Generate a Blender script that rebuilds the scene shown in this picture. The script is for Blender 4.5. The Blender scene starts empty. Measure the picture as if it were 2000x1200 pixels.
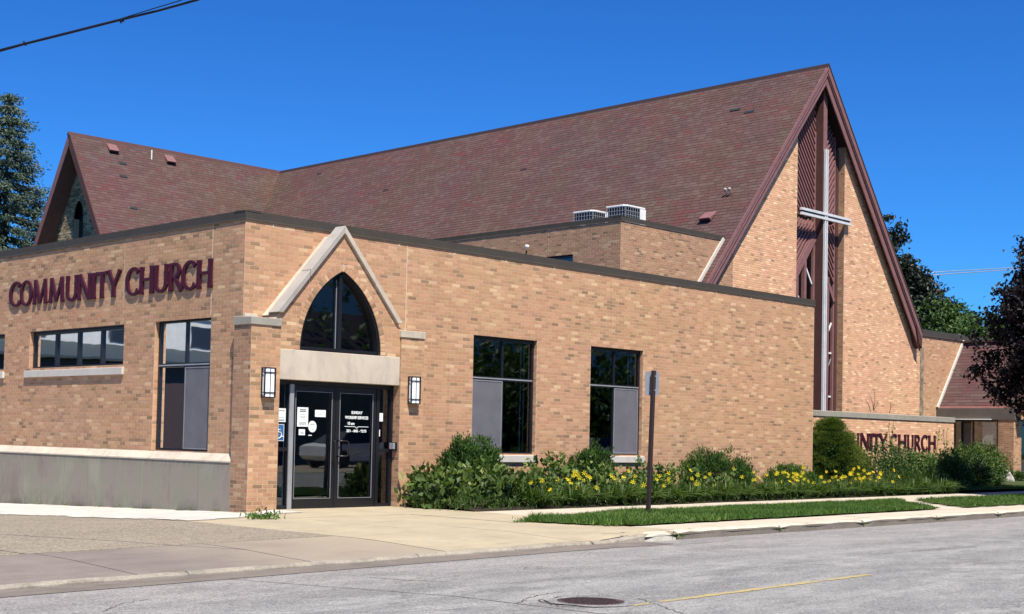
import bpy, bmesh, math, random
import numpy as np
from mathutils import Matrix, Vector
random.seed(7); rng = np.random.default_rng(7)
sc = bpy.context.scene
COL = sc.collection

# ------------------------------------------------------------------ camera
F, CY = 2731.88, 750.66
cR = np.array([0.69540, -0.71831, 0.02062]); cU = np.array([0, 0, 0.]); cF = np.array([0, 0, 0.])
yaw, pitch, roll = 0.8008013379, 0.0392463654, 0.0206345025
cF = np.array([math.sin(yaw)*math.cos(pitch), math.cos(yaw)*math.cos(pitch), math.sin(pitch)])
_r = np.cross(cF, [0, 0, 1]); _r /= np.linalg.norm(_r); _u = np.cross(_r, cF)
cR = math.cos(roll)*_r + math.sin(roll)*_u; cU = -math.sin(roll)*_r + math.cos(roll)*_u
CAM = np.array([-13.570, -19.439, 1.261])
cam_d = bpy.data.cameras.new('camera'); cam = bpy.data.objects.new('camera', cam_d); COL.objects.link(cam)
cam.matrix_world = Matrix(((cR[0], cU[0], -cF[0], CAM[0]), (cR[1], cU[1], -cF[1], CAM[1]), (cR[2], cU[2], -cF[2], CAM[2]), (0, 0, 0, 1)))
cam_d.sensor_width = 36; cam_d.lens = F/2000*36; cam_d.shift_y = (CY-600)/2000
cam_d.clip_start = .1; cam_d.clip_end = 2000
sc.camera = cam
# helpers that turn a measured sight line into a point on a known plane of the place
def ray(px, py): return (px-1000)/F*cR - (py-CY)/F*cU + cF
def onX(px, py, X): d = ray(px, py); return CAM + (X-CAM[0])/d[0]*d
def onY(px, py, Y): d = ray(px, py); return CAM + (Y-CAM[1])/d[1]*d
def onZ(px, py, Z): d = ray(px, py); return CAM + (Z-CAM[2])/d[2]*d
def at(px, py, t): return CAM + t*ray(px, py)
def proj(P):
    v = np.asarray(P, float)-CAM; z = v@cF
    return 1000+F*(v@cR)/z, CY-F*(v@cU)/z, z

# ------------------------------------------------------------------ sky, sun, exposure
SUN_EL, SUN_AZ = math.radians(59), math.radians(27)     # azimuth measured from -Y towards -X
w = bpy.data.worlds.new('World'); sc.world = w; w.use_nodes = True
nt = w.node_tree; nt.nodes.clear()
sky = nt.nodes.new('ShaderNodeTexSky'); sky.sky_type = 'NISHITA'; sky.sun_disc = False
sky.sun_elevation = SUN_EL; sky.sun_rotation = math.radians(180)+SUN_AZ; sky.air_density = 1.0; sky.dust_density = .25; sky.ozone_density = 2.2
mul = nt.nodes.new('ShaderNodeMix'); mul.data_type = 'RGBA'; mul.blend_type = 'MULTIPLY'; mul.inputs[0].default_value = 1
mul.inputs[7].default_value = (.15, .48, .90, 1)
gam = nt.nodes.new('ShaderNodeGamma'); gam.inputs[1].default_value = 1.3
bg = nt.nodes.new('ShaderNodeBackground'); bg.inputs[1].default_value = .062
wo = nt.nodes.new('ShaderNodeOutputWorld')
nt.links.new(sky.outputs[0], gam.inputs[0]); nt.links.new(gam.outputs[0], mul.inputs[6]); nt.links.new(mul.outputs[2], bg.inputs[0]); nt.links.new(bg.outputs[0], wo.inputs[0])
sd = bpy.data.lights.new('sun', 'SUN'); sd.energy = 4.9; sd.angle = math.radians(.5); sd.color = (1, .93, .80)
so = bpy.data.objects.new('sun', sd); COL.objects.link(so)
S = Vector((-math.sin(SUN_AZ)*math.cos(SUN_EL), -math.cos(SUN_AZ)*math.cos(SUN_EL), math.sin(SUN_EL)))
so.rotation_euler = S.to_track_quat('Z', 'Y').to_euler(); so.location = (-20, -40, 40)
sc.view_settings.view_transform = 'Standard'; sc.view_settings.look = 'None'
sc.view_settings.gamma = 1; sc.view_settings.use_curve_mapping = False
sc.view_settings.exposure = .66
sc.cycles.max_bounces = 8; sc.cycles.transparent_max_bounces = 12

# ------------------------------------------------------------------ node material helpers
def lin(c): return tuple(((x/255)/12.92 if x/255 <= .04045 else ((x/255+.055)/1.055)**2.4) for x in c)+(1,)
class NM:
    def __init__(s, name, rough=.8, spec=.3):
        s.m = bpy.data.materials.new(name); s.m.use_nodes = True; s.t = s.m.node_tree; s.t.nodes.clear()
        s.b = s.n('BsdfPrincipled'); s.o = s.n('OutputMaterial'); s.l(s.b.outputs[0], s.o.inputs[0])
        s.b.inputs['Roughness'].default_value = rough; s.b.inputs['Specular IOR Level'].default_value = spec
    def n(s, k, **kw):
        x = s.t.nodes.new('ShaderNode'+k)
        for a, b in kw.items(): setattr(x, a, b)
        return x
    def l(s, a, b): s.t.links.new(a, b)
    def set(s, sock, v):
        if hasattr(v, 'node'): s.l(v, sock)
        else: sock.default_value = v
    def geo(s): return s.n('NewGeometry').outputs['Position']
    def scale(s, vec, sx, sy, sz):
        m = s.n('Mapping'); m.inputs['Scale'].default_value = (sx, sy, sz); s.l(vec, m.inputs[0]); return m.outputs[0]
    def noise(s, vec, sc_, det=4, rough=.55, col=False, dist=0):
        x = s.n('TexNoise'); x.inputs['Scale'].default_value = sc_; x.inputs['Detail'].default_value = det
        x.inputs['Roughness'].default_value = rough; x.inputs['Distortion'].default_value = dist
        s.l(vec, x.inputs['Vector']); return x.outputs['Color' if col else 'Fac']
    def vor(s, vec, sc_, feat='F1', out='Distance'):
        x = s.n('TexVoronoi'); x.feature = feat; x.inputs['Scale'].default_value = sc_; s.l(vec, x.inputs['Vector']); return x.outputs[out]
    def ramp(s, fac, stops, interp='LINEAR'):
        x = s.n('ValToRGB'); cr = x.color_ramp; cr.interpolation = interp
        while len(cr.elements) < len(stops): cr.elements.new(.5)
        for e, (p, c) in zip(cr.elements, stops):
            e.position = p; e.color = c if len(c) == 4 else tuple(c)+(1,)
        s.l(fac, x.inputs[0]); return x.outputs[0]
    def mix(s, fac, a, b, mode='MIX'):
        x = s.n('Mix'); x.data_type = 'RGBA'; x.blend_type = mode
        s.set(x.inputs[0], fac); s.set(x.inputs[6], a); s.set(x.inputs[7], b); return x.outputs[2]
    def math(s, op, a, b=0., c=None):
        x = s.n('Math'); x.operation = op; s.set(x.inputs[0], a); s.set(x.inputs[1], b)
        if c is not None: s.set(x.inputs[2], c)
        return x.outputs[0]
    def mr(s, v, a, b, c=0, d=1):
        x = s.n('MapRange'); s.set(x.inputs[0], v)
        for i, q in enumerate((a, b, c, d)): x.inputs[i+1].default_value = q
        return x.outputs[0]
    def bump(s, h, st=.3, d=.01):
        x = s.n('Bump'); x.inputs['Strength'].default_value = st; x.inputs['Distance'].default_value = d
        s.l(h, x.inputs['Height']); s.l(x.outputs[0], s.b.inputs['Normal'])
    def color(s, c): s.set(s.b.inputs['Base Color'], c)
    def tint(s): return s.n('Attribute', attribute_name='tint').outputs['Fac']
    def sep(s, vec): x = s.n('SeparateXYZ'); s.l(vec, x.inputs[0]); return x.outputs
def g(v, k=1.): return (v*k, v*k, v*k, 1)

def simple(name, rgb, rough=.6, spec=.3, metal=0, var=.12, nsc=3.):
    a = NM(name, rough, spec); a.b.inputs['Metallic'].default_value = metal
    n_ = a.noise(a.geo(), nsc, 5, .65)
    c = tuple(rgb)+(1,)
    a.color(a.mix(a.mr(n_, .3, .7), tuple(x*(1-var) for x in rgb)+(1,), tuple(min(1, x*(1+var)) for x in rgb)+(1,)))
    return a.m

def brick_mat(name, k=1., warm=1.):
    a = NM(name, .85, .2); t = a.tint(); p = a.geo()
    def c(r, g_, b): return (r*k*1.02, g_*k*.943, b*k*warm*.865, 1)
    col = a.ramp(t, [(0, c(.25, .165, .11)), (.09, c(.30, .205, .14)), (.16, c(.36, .22, .155)), (.3, c(.41, .265, .17)),
                     (.45, c(.46, .265, .185)), (.6, c(.47, .31, .20)), (.75, c(.52, .31, .215)), (.88, c(.55, .375, .255)), (1, c(.62, .455, .315))])
    big = a.noise(p, .45, 3, .6, col=True)
    big = a.mix(.6, big, (.55, .5, .42, 1)); col = a.mix(.2, col, big, 'OVERLAY')
    fine = a.noise(a.scale(p, 1, 1, 2.2), 38, 4, .7)
    col = a.mix(1, col, a.mix(a.mr(fine, .25, .75), g(.82), g(1.12)), 'MULTIPLY')
    st = a.noise(a.scale(p, 1.6, 1.6, .35), 1.2, 5, .65)
    col = a.mix(a.mr(st, .56, .8, 0, .34), col, c(.17, .13, .10))
    z_ = a.sep(p)[2]; dm = a.noise(a.scale(p, 3.2, 3.2, .12), 1.5, 5, .7)
    col = a.mix(a.math('MULTIPLY', a.mr(z_, .9, .0, 0, .5), a.mr(a.noise(p, 2.5, 5, .7), .35, .65)), col, c(.14, .105, .075))
    col = a.mix(a.mr(dm, .58, .74, 0, .28), col, c(.16, .12, .09))
    a.color(col); a.bump(a.noise(p, 120, 3, .7), .35, .004); return a.m
M = {}
M['brick'] = brick_mat('tan_brick', 1.02, .94); M['brick_lt'] = brick_mat('pale_tan_brick', 1.5, .98); M['brick_dk'] = brick_mat('dark_and_shaded_brick', .8, .98)  # darkest brick also puts shade into the colour of pier sides and recess jambs
def mortar(name, c):
    a = NM(name, .95, .1); n_ = a.noise(a.geo(), 30, 4, .7)
    a.color(a.mix(a.mr(n_, .3, .7), tuple(x*.82 for x in c)+(1,), tuple(c)+(1,))); a.bump(n_, .4, .004); return a.m
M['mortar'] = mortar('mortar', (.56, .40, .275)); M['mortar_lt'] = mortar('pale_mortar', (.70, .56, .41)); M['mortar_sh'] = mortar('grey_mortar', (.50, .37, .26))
def stone(name, c1, c2, dirt=.35):
    a = NM(name, .8, .25); p = a.geo(); n1 = a.noise(p, 1.6, 6, .62, dist=.8); n2 = a.noise(p, 60, 3, .6)
    col = a.mix(a.mr(n1, .3, .7), c1+(1,), c2+(1,))
    d = a.noise(a.scale(p, 2, 2, .5), 2.4, 6, .7)
    col = a.mix(a.mr(d, .5, .75, 0, dirt), col, (.22, .21, .17, 1))
    col = a.mix(a.mr(n2, .3, .7, 0, .12), col, (.25, .22, .18, 1)); a.color(col); a.bump(n2, .2, .003); return a.m
M['stone'] = stone('limestone', (.62, .54, .43), (.47, .40, .32), .5)
M['stone_w'] = stone('weathered_limestone', (.42, .39, .35), (.33, .305, .28), .55)
M['stone_g'] = stone('stained_limestone_cap', (.36, .34, .29), (.28, .26, .22), .6)
M['sill'] = stone('cast_stone_sill', (.62, .58, .52), (.52, .48, .43), .2)
# rubble stone of the rear gable
a = NM('rubble_stone', .9); p = a.geo(); t = a.tint()
a.color(a.mix(a.mr(a.noise(p, 12, 4, .7), .3, .7, 0, .4), a.ramp(t, [(0, (.14, .10, .065)), (.5, (.30, .225, .14)), (1, (.50, .40, .27))]), (.2, .17, .13, 1)))
a.bump(a.noise(p, 25, 4, .7), .6, .02); M['rubble'] = a.m
# plinth concrete with vertical form marks and stains
a = NM('stained_concrete_plinth', .9, .15); p = a.geo(); s = a.sep(p)
n1 = a.noise(a.scale(p, 1, 1, .45), 1.1, 6, .6); n2 = a.noise(p, 45, 4, .75)
col = a.ramp(n1, [(.36, (.225, .175, .15)), (.45, (.27, .23, .19)), (.54, (.24, .235, .175)), (.66, (.31, .29, .225))])
col = a.mix(a.mr(n2, .35, .7, 0, .5), col, (.33, .31, .25, 1))
top = a.mr(s[2], .62, .8, 0, .55); strk = a.noise(a.scale(p, 5, 5, .15), 3, 4, .6)
col = a.mix(a.math('MULTIPLY', top, a.mr(strk, .35, .65)), col, (.11, .105, .085, 1))
low = a.mr(s[2], -.3, .15, .5, 0); col = a.mix(a.math('MULTIPLY', low, a.mr(a.noise(p, 6, 5, .7), .4, .6)), col, (.10, .115, .07, 1))
a.color(col); a.bump(n2, .35, .006); M['plinth'] = a.m
M['coping'] = simple('dark_bronze_metal_coping', (.058, .050, .040), .6, .25, 0, .1)
M['black'] = simple('black_anodised_frame', (.010, .010, .013), .35, .5)
M['greyframe'] = simple('grey_aluminium_trim', (.36, .37, .39), .35, .5, .3)
M['stain'] = simple('damp_stained_brick', (.24, .19, .135), .95, .1, 0, .75, 4)
M['silver'] = simple('brushed_aluminium', (.64, .64, .64), .5, .4, .1)
M['screen'] = simple('grey_insect_screen', (.135, .133, .15), .75, .2)
M['screenframe'] = simple('screen_frame_grey', (.22, .22, .24), .5)
M['white'] = simple('white_metal', (.78, .78, .76), .5, .3)
M['paper'] = simple('white_paper', (.78, .82, .80), .8, .1, 0, .03)
M['print'] = simple('grey_print', (.12, .15, .14), .8)
M['blue'] = simple('blue_sign_face', (.03, .12, .30), .6)
M['maroon'] = simple('maroon_painted_metal', (.055, .006, .016), .5, .25)
M['fascia'] = simple('maroon_brown_painted_board', (.215, .105, .102), .6, .3, 0, .14, 6)
M['fascia_dk'] = simple('dark_brown_and_shaded_board', (.085, .038, .034), .65, .3)
M['soffit'] = simple('brown_soffit_board', (.19, .085, .075), .8)
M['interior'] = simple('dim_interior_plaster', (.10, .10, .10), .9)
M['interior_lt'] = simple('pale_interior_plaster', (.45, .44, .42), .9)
M['curtain'] = simple('pale_vertical_blind', (.62, .62, .60), .9)
M['tan_fascia'] = simple('taupe_fascia_metal', (.115, .10, .088), .6)
M['acdark'] = simple('dark_coil', (.02, .03, .035), .7)
M['dark_brown'] = simple('brown_paint_and_soffit_shade', (.035, .022, .022), .6)
M['signback'] = simple('grey_sign_metal', (.30, .31, .33), .4, .5, .4)
M['wire'] = simple('black_cable', (.008, .008, .012), .6)
M['bark'] = simple('tree_bark', (.09, .065, .05), .95, .1, 0, .4, 8)
M['stem'] = simple('green_stem', (.05, .10, .03), .8)
M['rock'] = stone('pale_boulder', (.66, .60, .54), (.5, .45, .4), .3)
# lamp: opal diffuser
a = NM('opal_acrylic', .35, .5); a.color((.86, .90, .93, 1)); M['opal'] = a.m
# glass: see-through with mirror reflections by viewing angle
def glass(name, tr, gl=1.5, gcol=(.9, .95, 1, 1)):
    a = NM(name); t = a.n('BsdfTransparent'); t.inputs[0].default_value = tr
    q = a.n('BsdfGlossy'); q.inputs['Roughness'].default_value = .015; q.inputs['Color'].default_value = gcol
    fr = a.n('Fresnel'); fr.inputs['IOR'].default_value = gl
    bm = a.n('Bump'); bm.inputs['Strength'].default_value = .018; bm.inputs['Distance'].default_value = .05
    a.l(a.noise(a.geo(), 1.6, 1, .4), bm.inputs['Height']); a.l(bm.outputs[0], q.inputs['Normal'])
    mx = a.n('MixShader'); a.l(a.mr(fr.outputs[0], 0, 1, .05, 1.25), mx.inputs[0]); a.l(t.outputs[0], mx.inputs[1]); a.l(q.outputs[0], mx.inputs[2])
    a.l(mx.outputs[0], a.o.inputs[0]); return a.m
M['glass'] = glass('window_glass', (.52, .58, .58, 1), 1.75)
M['glass_dk'] = glass('tinted_window_glass', (.12, .15, .16, 1), 1.3)
# shingles
a = NM('asphalt_shingle', .95, .1); t = a.tint(); p = a.geo()
col = a.ramp(t, [(0, (.035, .024, .024)), (.02, (.035, .024, .024)), (.03, (.090, .054, .049)), (.35, (.110, .060, .055)), (.55, (.112, .067, .060)), (.75, (.128, .086, .076)),
                 (.9, (.122, .055, .053)), (1, (.135, .050, .050))])
col = a.mix(.22, col, a.noise(p, .35, 4, .65, col=True), 'OVERLAY')
col = a.mix(a.mr(a.noise(p, 90, 3, .8), .35, .65, 0, .35), col, (.075, .05, .046, 1)); a.color(col)
a.bump(a.noise(p, 160, 2, .8), .3, .003); M['shingle'] = a.m
# ground materials
def ground(name, c1, c2, c3, big=.6, fine=60, fstr=.35, crack=0, rough=.95, stain=.4, speck=None, fade=None):
    a = NM(name, rough, .15); p = a.geo()
    n1 = a.noise(p, big, 6, .62, dist=.3); n2 = a.noise(p, fine, 4, .8)
    col = a.mix(a.mr(n1, .32, .68), c1+(1,), c2+(1,))
    d = a.noise(a.scale(p, .8, 2.2, 1), 1.7, 7, .72); col = a.mix(a.mr(d, .5, .72, 0, stain), col, c3+(1,))
    col = a.mix(1, col, a.mix(a.mr(n2, .25, .75), g(1-fstr), g(1+fstr*.6)), 'MULTIPLY')
    if speck:
        v = a.vor(p, speck[0], 'F1', 'Color'); s_ = a.sep(v)
        col = a.mix(a.mr(s_[0], .25, .9, 0, speck[2]), col, speck[1]+(1,))
    if fade:
        s_ = a.sep(p); f_ = a.math('ADD', s_[0], a.math('MULTIPLY', n1, 2.5)); col = a.mix(a.mr(f_, fade[0], fade[1], 0, fade[3]), col, fade[2]+(1,))
    if crack:
        q = a.n('TexNoise'); q.inputs['Scale'].default_value = 2.5; q.inputs['Detail'].default_value = 3; a.l(p, q.inputs['Vector'])
        mx = a.mix(.12, p, q.outputs['Color'], 'ADD')
        e = a.vor(mx, crack, 'DISTANCE_TO_EDGE')
        col = a.mix(a.mr(e, 0, .010, .75, 0), col, (.06, .055, .05, 1))
    a.color(col); a.bump(n2, .5, .006); return a.m
M['road'] = None
a = NM('worn_concrete_road', .92, .2); p = a.geo(); s = a.sep(p)
n1 = a.noise(a.scale(p, .35, 1.5, 1), .9, 6, .65, dist=.4); n2 = a.noise(p, 55, 4, .85); n3 = a.noise(a.scale(p, .5, 1.1, 1), 2.2, 7, .75)
col = a.mix(a.mr(n1, .35, .65), (.155, .153, .149, 1), (.265, .262, .253, 1))
col = a.mix(a.mr(n3, .46, .64, 0, .8), col, (.37, .36, .34, 1))
col = a.mix(a.math('MULTIPLY', a.mr(s[1], -10.2, -8.2, 0, .75), a.mr(n3, .2, .75)), col, (.31, .27, .255, 1))
track = a.n('Math'); track.operation = 'SINE'; a.l(a.math('MULTIPLY', a.math('ADD', s[1], 10.15), 3.3), track.inputs[0])
col = a.mix(a.mr(track.outputs[0], .2, 1, 0, .3), col, (.165, .162, .16, 1))
col = a.mix(a.mr(a.noise(p, 7, 6, .8), .56, .66, 0, .35), col, (.42, .41, .39, 1))
sp = a.sep(a.vor(p, 75, 'F1', 'Color'))
col = a.mix(a.mr(sp[0], .5, 1, 0, .45), col, (.48, .47, .45, 1)); col = a.mix(a.mr(sp[1], .66, 1, 0, .75), col, (.075, .073, .07, 1))
col = a.mix(1, col, a.mix(a.mr(n2, .25, .75), g(.72), g(1.2)), 'MULTIPLY')
q = a.noise(p, 1.5, 4, .6, col=True); e = a.vor(a.mix(.35, p, q, 'ADD'), .33, 'DISTANCE_TO_EDGE')
col = a.mix(a.mr(e, 0, .006, .3, 0), col, (.10, .095, .09, 1))
a.color(col); a.bump(n2, .55, .008); M['road'] = a.m
a = NM('oil_stain_film', .8, .3); tb = a.n('BsdfTransparent'); mx = a.n('MixShader'); a.color((.10, .098, .095, 1))
a.l(a.mr(a.noise(a.geo(), 6, 5, .7), .5, .75, 0, .55), mx.inputs[0]); a.l(tb.outputs[0], mx.inputs[1]); a.l(a.b.outputs[0], mx.inputs[2]); a.l(mx.outputs[0], a.o.inputs[0]); M['oil'] = a.m
M['gutter'] = ground('dusty_gutter_concrete', (.17, .145, .125), (.24, .205, .18), (.11, .095, .085), 1.4, 70, .35, 0, .95, .7)
M['apron'] = ground('sandy_concrete_apron', (.46, .385, .265), (.37, .315, .22), (.27, .235, .175), .9, 60, .2, 0, .95, .7)
M['walk'] = ground('pale_concrete_walk', (.56, .49, .385), (.47, .41, .32), (.33, .29, .23), .9, 60, .18, 0, .95, .55)
M['pinkwalk'] = ground('brownish_concrete_walk', (.20, .168, .15), (.25, .215, .188), (.15, .13, .115), .8, 60, .28, 0, .95, .6, None, (-4.6, -.6, (.36, .30, .215), .9))
M['pebble'] = ground('exposed_pebble_paving', (.24, .20, .15), (.185, .155, .12), (.13, .11, .09), .8, 40, .4, 0, .95, .5, (46, (.42, .37, .285), .6))
M['whitestrip'] = ground('bleached_concrete_strip', (.60, .56, .51), (.50, .465, .42), (.27, .245, .215), 1.6, 40, .25, 0, .95, .8)
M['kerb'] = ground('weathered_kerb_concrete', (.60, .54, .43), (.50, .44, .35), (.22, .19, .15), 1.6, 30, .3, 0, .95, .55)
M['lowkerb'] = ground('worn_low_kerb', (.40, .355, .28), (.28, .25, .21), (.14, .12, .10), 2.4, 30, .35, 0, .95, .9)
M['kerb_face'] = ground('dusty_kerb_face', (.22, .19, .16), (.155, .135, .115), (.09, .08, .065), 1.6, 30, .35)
M['soil'] = ground('dark_bed_soil', (.035, .027, .02), (.05, .04, .03), (.02, .018, .014), 2, 40, .5)
M['joint'] = ground('dirt_joint', (.11, .09, .07), (.14, .12, .095), (.07, .065, .05), 4, 50, .4)
M['far'] = ground('mown_grass_ground', (.045, .075, .022), (.06, .085, .03), (.07, .07, .035), .3, 20, .4)
M['turf'] = ground('turf_soil', (.05, .07, .022), (.065, .085, .03), (.12, .10, .055), 2, 40, .4)
M['yellow'] = ground('worn_yellow_paint', (.46, .35, .13), (.42, .34, .18), (.27, .26, .235), 9, 60, .4, 0, .9, 1.)
M['whitepaint'] = ground('worn_kerb_whitewash', (.60, .57, .49), (.48, .45, .38), (.25, .23, .19), 6, 60, .3, 0, .95, .7)
# cast iron
a = NM('cast_iron_cover', .6, .4); p = a.geo(); n2 = a.noise(p, 60, 4, .8)
a.color(a.mix(a.mr(n2, .45, .7), (.040, .024, .024, 1), (.16, .11, .10, 1))); M['iron'] = a.m
# leaves
def leafmat(name, stops, rough=.55, spec=.35, trans=.25):
    a = NM(name, rough, spec); t = a.tint(); c = a.ramp(t, stops); a.color(c)
    tr = a.n('BsdfTranslucent'); a.l(a.mix(1, c, (1.3, 1.5, .6, 1), 'MULTIPLY'), tr.inputs[0]); mx = a.n('MixShader'); mx.inputs[0].default_value = trans
    a.l(a.b.outputs[0], mx.inputs[1]); a.l(tr.outputs[0], mx.inputs[2]); a.l(mx.outputs[0], a.o.inputs[0]); return a.m
M['leaf_big'] = leafmat('broad_green_leaf', [(0, (.022, .048, .010)), (.5, (.075, .125, .026)), (.85, (.16, .215, .05)), (1, (.26, .27, .09))])
M['leaf_yew'] = leafmat('yew_foliage', [(0, (.016, .042, .010)), (.5, (.042, .095, .018)), (1, (.095, .17, .03))], .7, .2)
M['leaf_cone'] = leafmat('clipped_conifer_foliage', [(0, (.03, .052, .010)), (.5, (.085, .125, .022)), (1, (.17, .20, .035))], .8, .15)
M['leaf_lily'] = leafmat('daylily_blade', [(0, (.02, .042, .007)), (.5, (.045, .090, .013)), (1, (.12, .185, .03))], .5, .35)
M['leaf_shrub'] = leafmat('green_shrub_leaf', [(0, (.018, .045, .010)), (.5, (.045, .095, .018)), (1, (.12, .18, .035))])
M['leaf_tree'] = leafmat('maple_leaf_green', [(0, (.018, .045, .012)), (.6, (.05, .10, .025)), (1, (.11, .17, .04))])
M['leaf_purple'] = leafmat('purple_maple_leaf', [(0, (.006, .005, .006)), (.6, (.014, .010, .012)), (.9, (.026, .018, .022)), (1, (.05, .04, .042))], .5, .25, .08)
M['leaf_darkgreen'] = leafmat('dark_bronze_leaf', [(0, (.009, .013, .010)), (.6, (.022, .028, .018)), (1, (.05, .055, .035))], .5, .4, .15)
M['needle'] = leafmat('blue_spruce_needle', [(0, (.025, .045, .034)), (.5, (.085, .125, .095)), (.85, (.16, .20, .145)), (1, (.24, .17, .10))], .75, .2, .1)
M['grass'] = leafmat('grass_blade', [(0, (.04, .085, .014)), (.5, (.075, .15, .022)), (.9, (.12, .20, .035)), (1, (.28, .27, .12))], .6, .3)
M['petal'] = leafmat('yellow_petal', [(0, (.75, .42, .01)), (.4, (.86, .64, .02)), (1, (.90, .80, .06))], .6, .2, .3)
M['bluepetal'] = leafmat('dry_brown_leaf', [(0, (.16, .08, .07)), (1, (.26, .15, .12))])

# ------------------------------------------------------------------ objects and meshes
def meta(o, label=None, cat=None, group=None, kind=None):
    if label: o['label'] = label
    if cat: o['category'] = cat
    if group: o['group'] = group
    if kind: o['kind'] = kind
    return o
def thing(name, label, cat, loc=(0, 0, 0), group=None, rz=0):
    o = bpy.data.objects.new(name, None); COL.objects.link(o); o.location = loc; o.rotation_euler = (0, 0, rz); o.empty_display_size = .2
    o['_inv'] = 1
    return meta(o, label, cat, group)
def attach(o, parent, world=True):
    """parent o; world=True keeps world coordinates of an un-rotated parent"""
    if parent is not None:
        o.parent = parent
        if world and parent.type == 'EMPTY' and parent.parent is None:
            o.matrix_parent_inverse = Matrix.Translation(parent.location).inverted()
    return o
def mesh_np(name, V, Fc, mat, parent=None, tint=None, world=True, link=True, smooth=False, **kw):
    V = np.asarray(V, np.float32).reshape(-1, 3); Fc = np.asarray(Fc, np.int32)
    me = bpy.data.meshes.new(name); k = Fc.shape[1]
    me.vertices.add(len(V)); me.vertices.foreach_set('co', V.ravel())
    me.loops.add(Fc.size); me.loops.foreach_set('vertex_index', Fc.ravel())
    me.polygons.add(len(Fc)); me.polygons.foreach_set('loop_start', np.arange(0, Fc.size, k, dtype=np.int32))
    me.polygons.foreach_set('use_smooth', np.full(len(Fc), bool(smooth)))
    if tint is not None:
        at_ = me.attributes.new('tint', 'FLOAT', 'FACE'); at_.data.foreach_set('value', np.asarray(tint, np.float32))
    me.update(calc_edges=True); me.validate()
    me.materials.append(mat)
    if not link: return me
    o = bpy.data.objects.new(name, me); COL.objects.link(o); attach(o, parent, world); return meta(o, **kw)

class MB:
    def __init__(s): s.v = []; s.f = []; s.m = []; s.t = []
    def face(s, pts, mi=0, t=.5):
        i = len(s.v); s.v += [tuple(p) for p in pts]; s.f.append(tuple(range(i, i+len(pts)))); s.m.append(mi); s.t.append(t); return s
    def hexa(s, P, mi=0, t=.5):
        i = len(s.v); s.v += [tuple(p) for p in P]
        for q in ((0, 3, 2, 1), (4, 5, 6, 7), (0, 1, 5, 4), (1, 2, 6, 5), (2, 3, 7, 6), (3, 0, 4, 7)):
            s.f.append(tuple(i+j for j in q)); s.m.append(mi); s.t.append(t)
        return s
    def box(s, a, b, mi=0, t=.5):
        (x0, y0, z0), (x1, y1, z1) = a, b
        x0, x1 = sorted((x0, x1)); y0, y1 = sorted((y0, y1)); z0, z1 = sorted((z0, z1))
        return s.hexa([(x0, y0, z0), (x1, y0, z0), (x1, y1, z0), (x0, y1, z0), (x0, y0, z1), (x1, y0, z1), (x1, y1, z1), (x0, y1, z1)], mi, t)
    def beam(s, a, b, w_, d_, up=(0, 0, 1), mi=0, t=.5):
        """rectangular bar from a to b, w_ wide across `up`-perpendicular, d_ along up"""
        a = Vector(a); b = Vector(b); ax = (b-a).normalized(); up = Vector(up); sx = ax.cross(up).normalized(); uu = sx.cross(ax).normalized()
        sx *= w_/2; uu *= d_/2
        return s.hexa([a-sx-uu, a+sx-uu, b+sx-uu, b-sx-uu, a-sx+uu, a+sx+uu, b+sx+uu, b-sx+uu], mi, t)
    def prism(s, poly, vec, mi=0, t=.5):
        """extrude a planar polygon (list of 3D points) along vec"""
        n = len(poly); P = [Vector(p) for p in poly]; v = Vector(vec); i = len(s.v)
        s.v += [tuple(p) for p in P]+[tuple(p+v) for p in P]
        s.f.append(tuple(i+j for j in range(n))[::-1]); s.f.append(tuple(i+n+j for j in range(n))); s.m += [mi, mi]; s.t += [t, t]
        for j in range(n):
            k = (j+1) % n; s.f.append((i+j, i+k, i+n+k, i+n+j)); s.m.append(mi); s.t.append(t)
        return s
    def tube(s, pts, r, n=8, mi=0, t=.5, cap=True):
        pts = [Vector(p) for p in pts]; rs = r if hasattr(r, '__len__') else [r]*len(pts); i0 = len(s.v)
        for k, p in enumerate(pts):
            d = (pts[min(k+1, len(pts)-1)]-pts[max(k-1, 0)]).normalized()
            u = d.cross(Vector((.13, .31, .94))).normalized(); v = d.cross(u)
            for j in range(n):
                an = 2*math.pi*j/n; s.v.append(tuple(p+(u*math.cos(an)+v*math.sin(an))*rs[k]))
        for k in range(len(pts)-1):
            for j in range(n):
                b = (j+1) % n; s.f.append((i0+k*n+j, i0+k*n+b, i0+(k+1)*n+b, i0+(k+1)*n+j)); s.m.append(mi); s.t.append(t)
        if cap:
            s.f.append(tuple(i0+j for j in range(n))[::-1]); e = i0+(len(pts)-1)*n; s.f.append(tuple(e+j for j in range(n))); s.m += [mi, mi]; s.t += [t, t]
        return s
    def build(s, name, mats, parent=None, world=True, bevel=0, smooth=False, link=True, fix=True, **kw):
        me = bpy.data.meshes.new(name); me.from_pydata(s.v, [], s.f)
        for m_ in (mats if isinstance(mats, (list, tuple)) else [mats]): me.materials.append(M[m_] if isinstance(m_, str) else m_)
        me.polygons.foreach_set('material_index', s.m)
        a_ = me.attributes.new('tint', 'FLOAT', 'FACE'); a_.data.foreach_set('value', s.t)
        if fix or bevel:
            bm = bmesh.new(); bm.from_mesh(me)
            if bevel: bmesh.ops.bevel(bm, geom=[e for e in bm.edges], offset=bevel, segments=1, affect='EDGES', clamp_overlap=True)
            if fix: bmesh.ops.recalc_face_normals(bm, faces=bm.faces)
            bm.to_mesh(me); bm.free()
        if smooth: me.polygons.foreach_set('use_smooth', [True]*len(me.polygons))
        me.update()
        if not link: return me
        o = bpy.data.objects.new(name, me); COL.objects.link(o); attach(o, parent, world); return meta(o, **kw)

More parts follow.
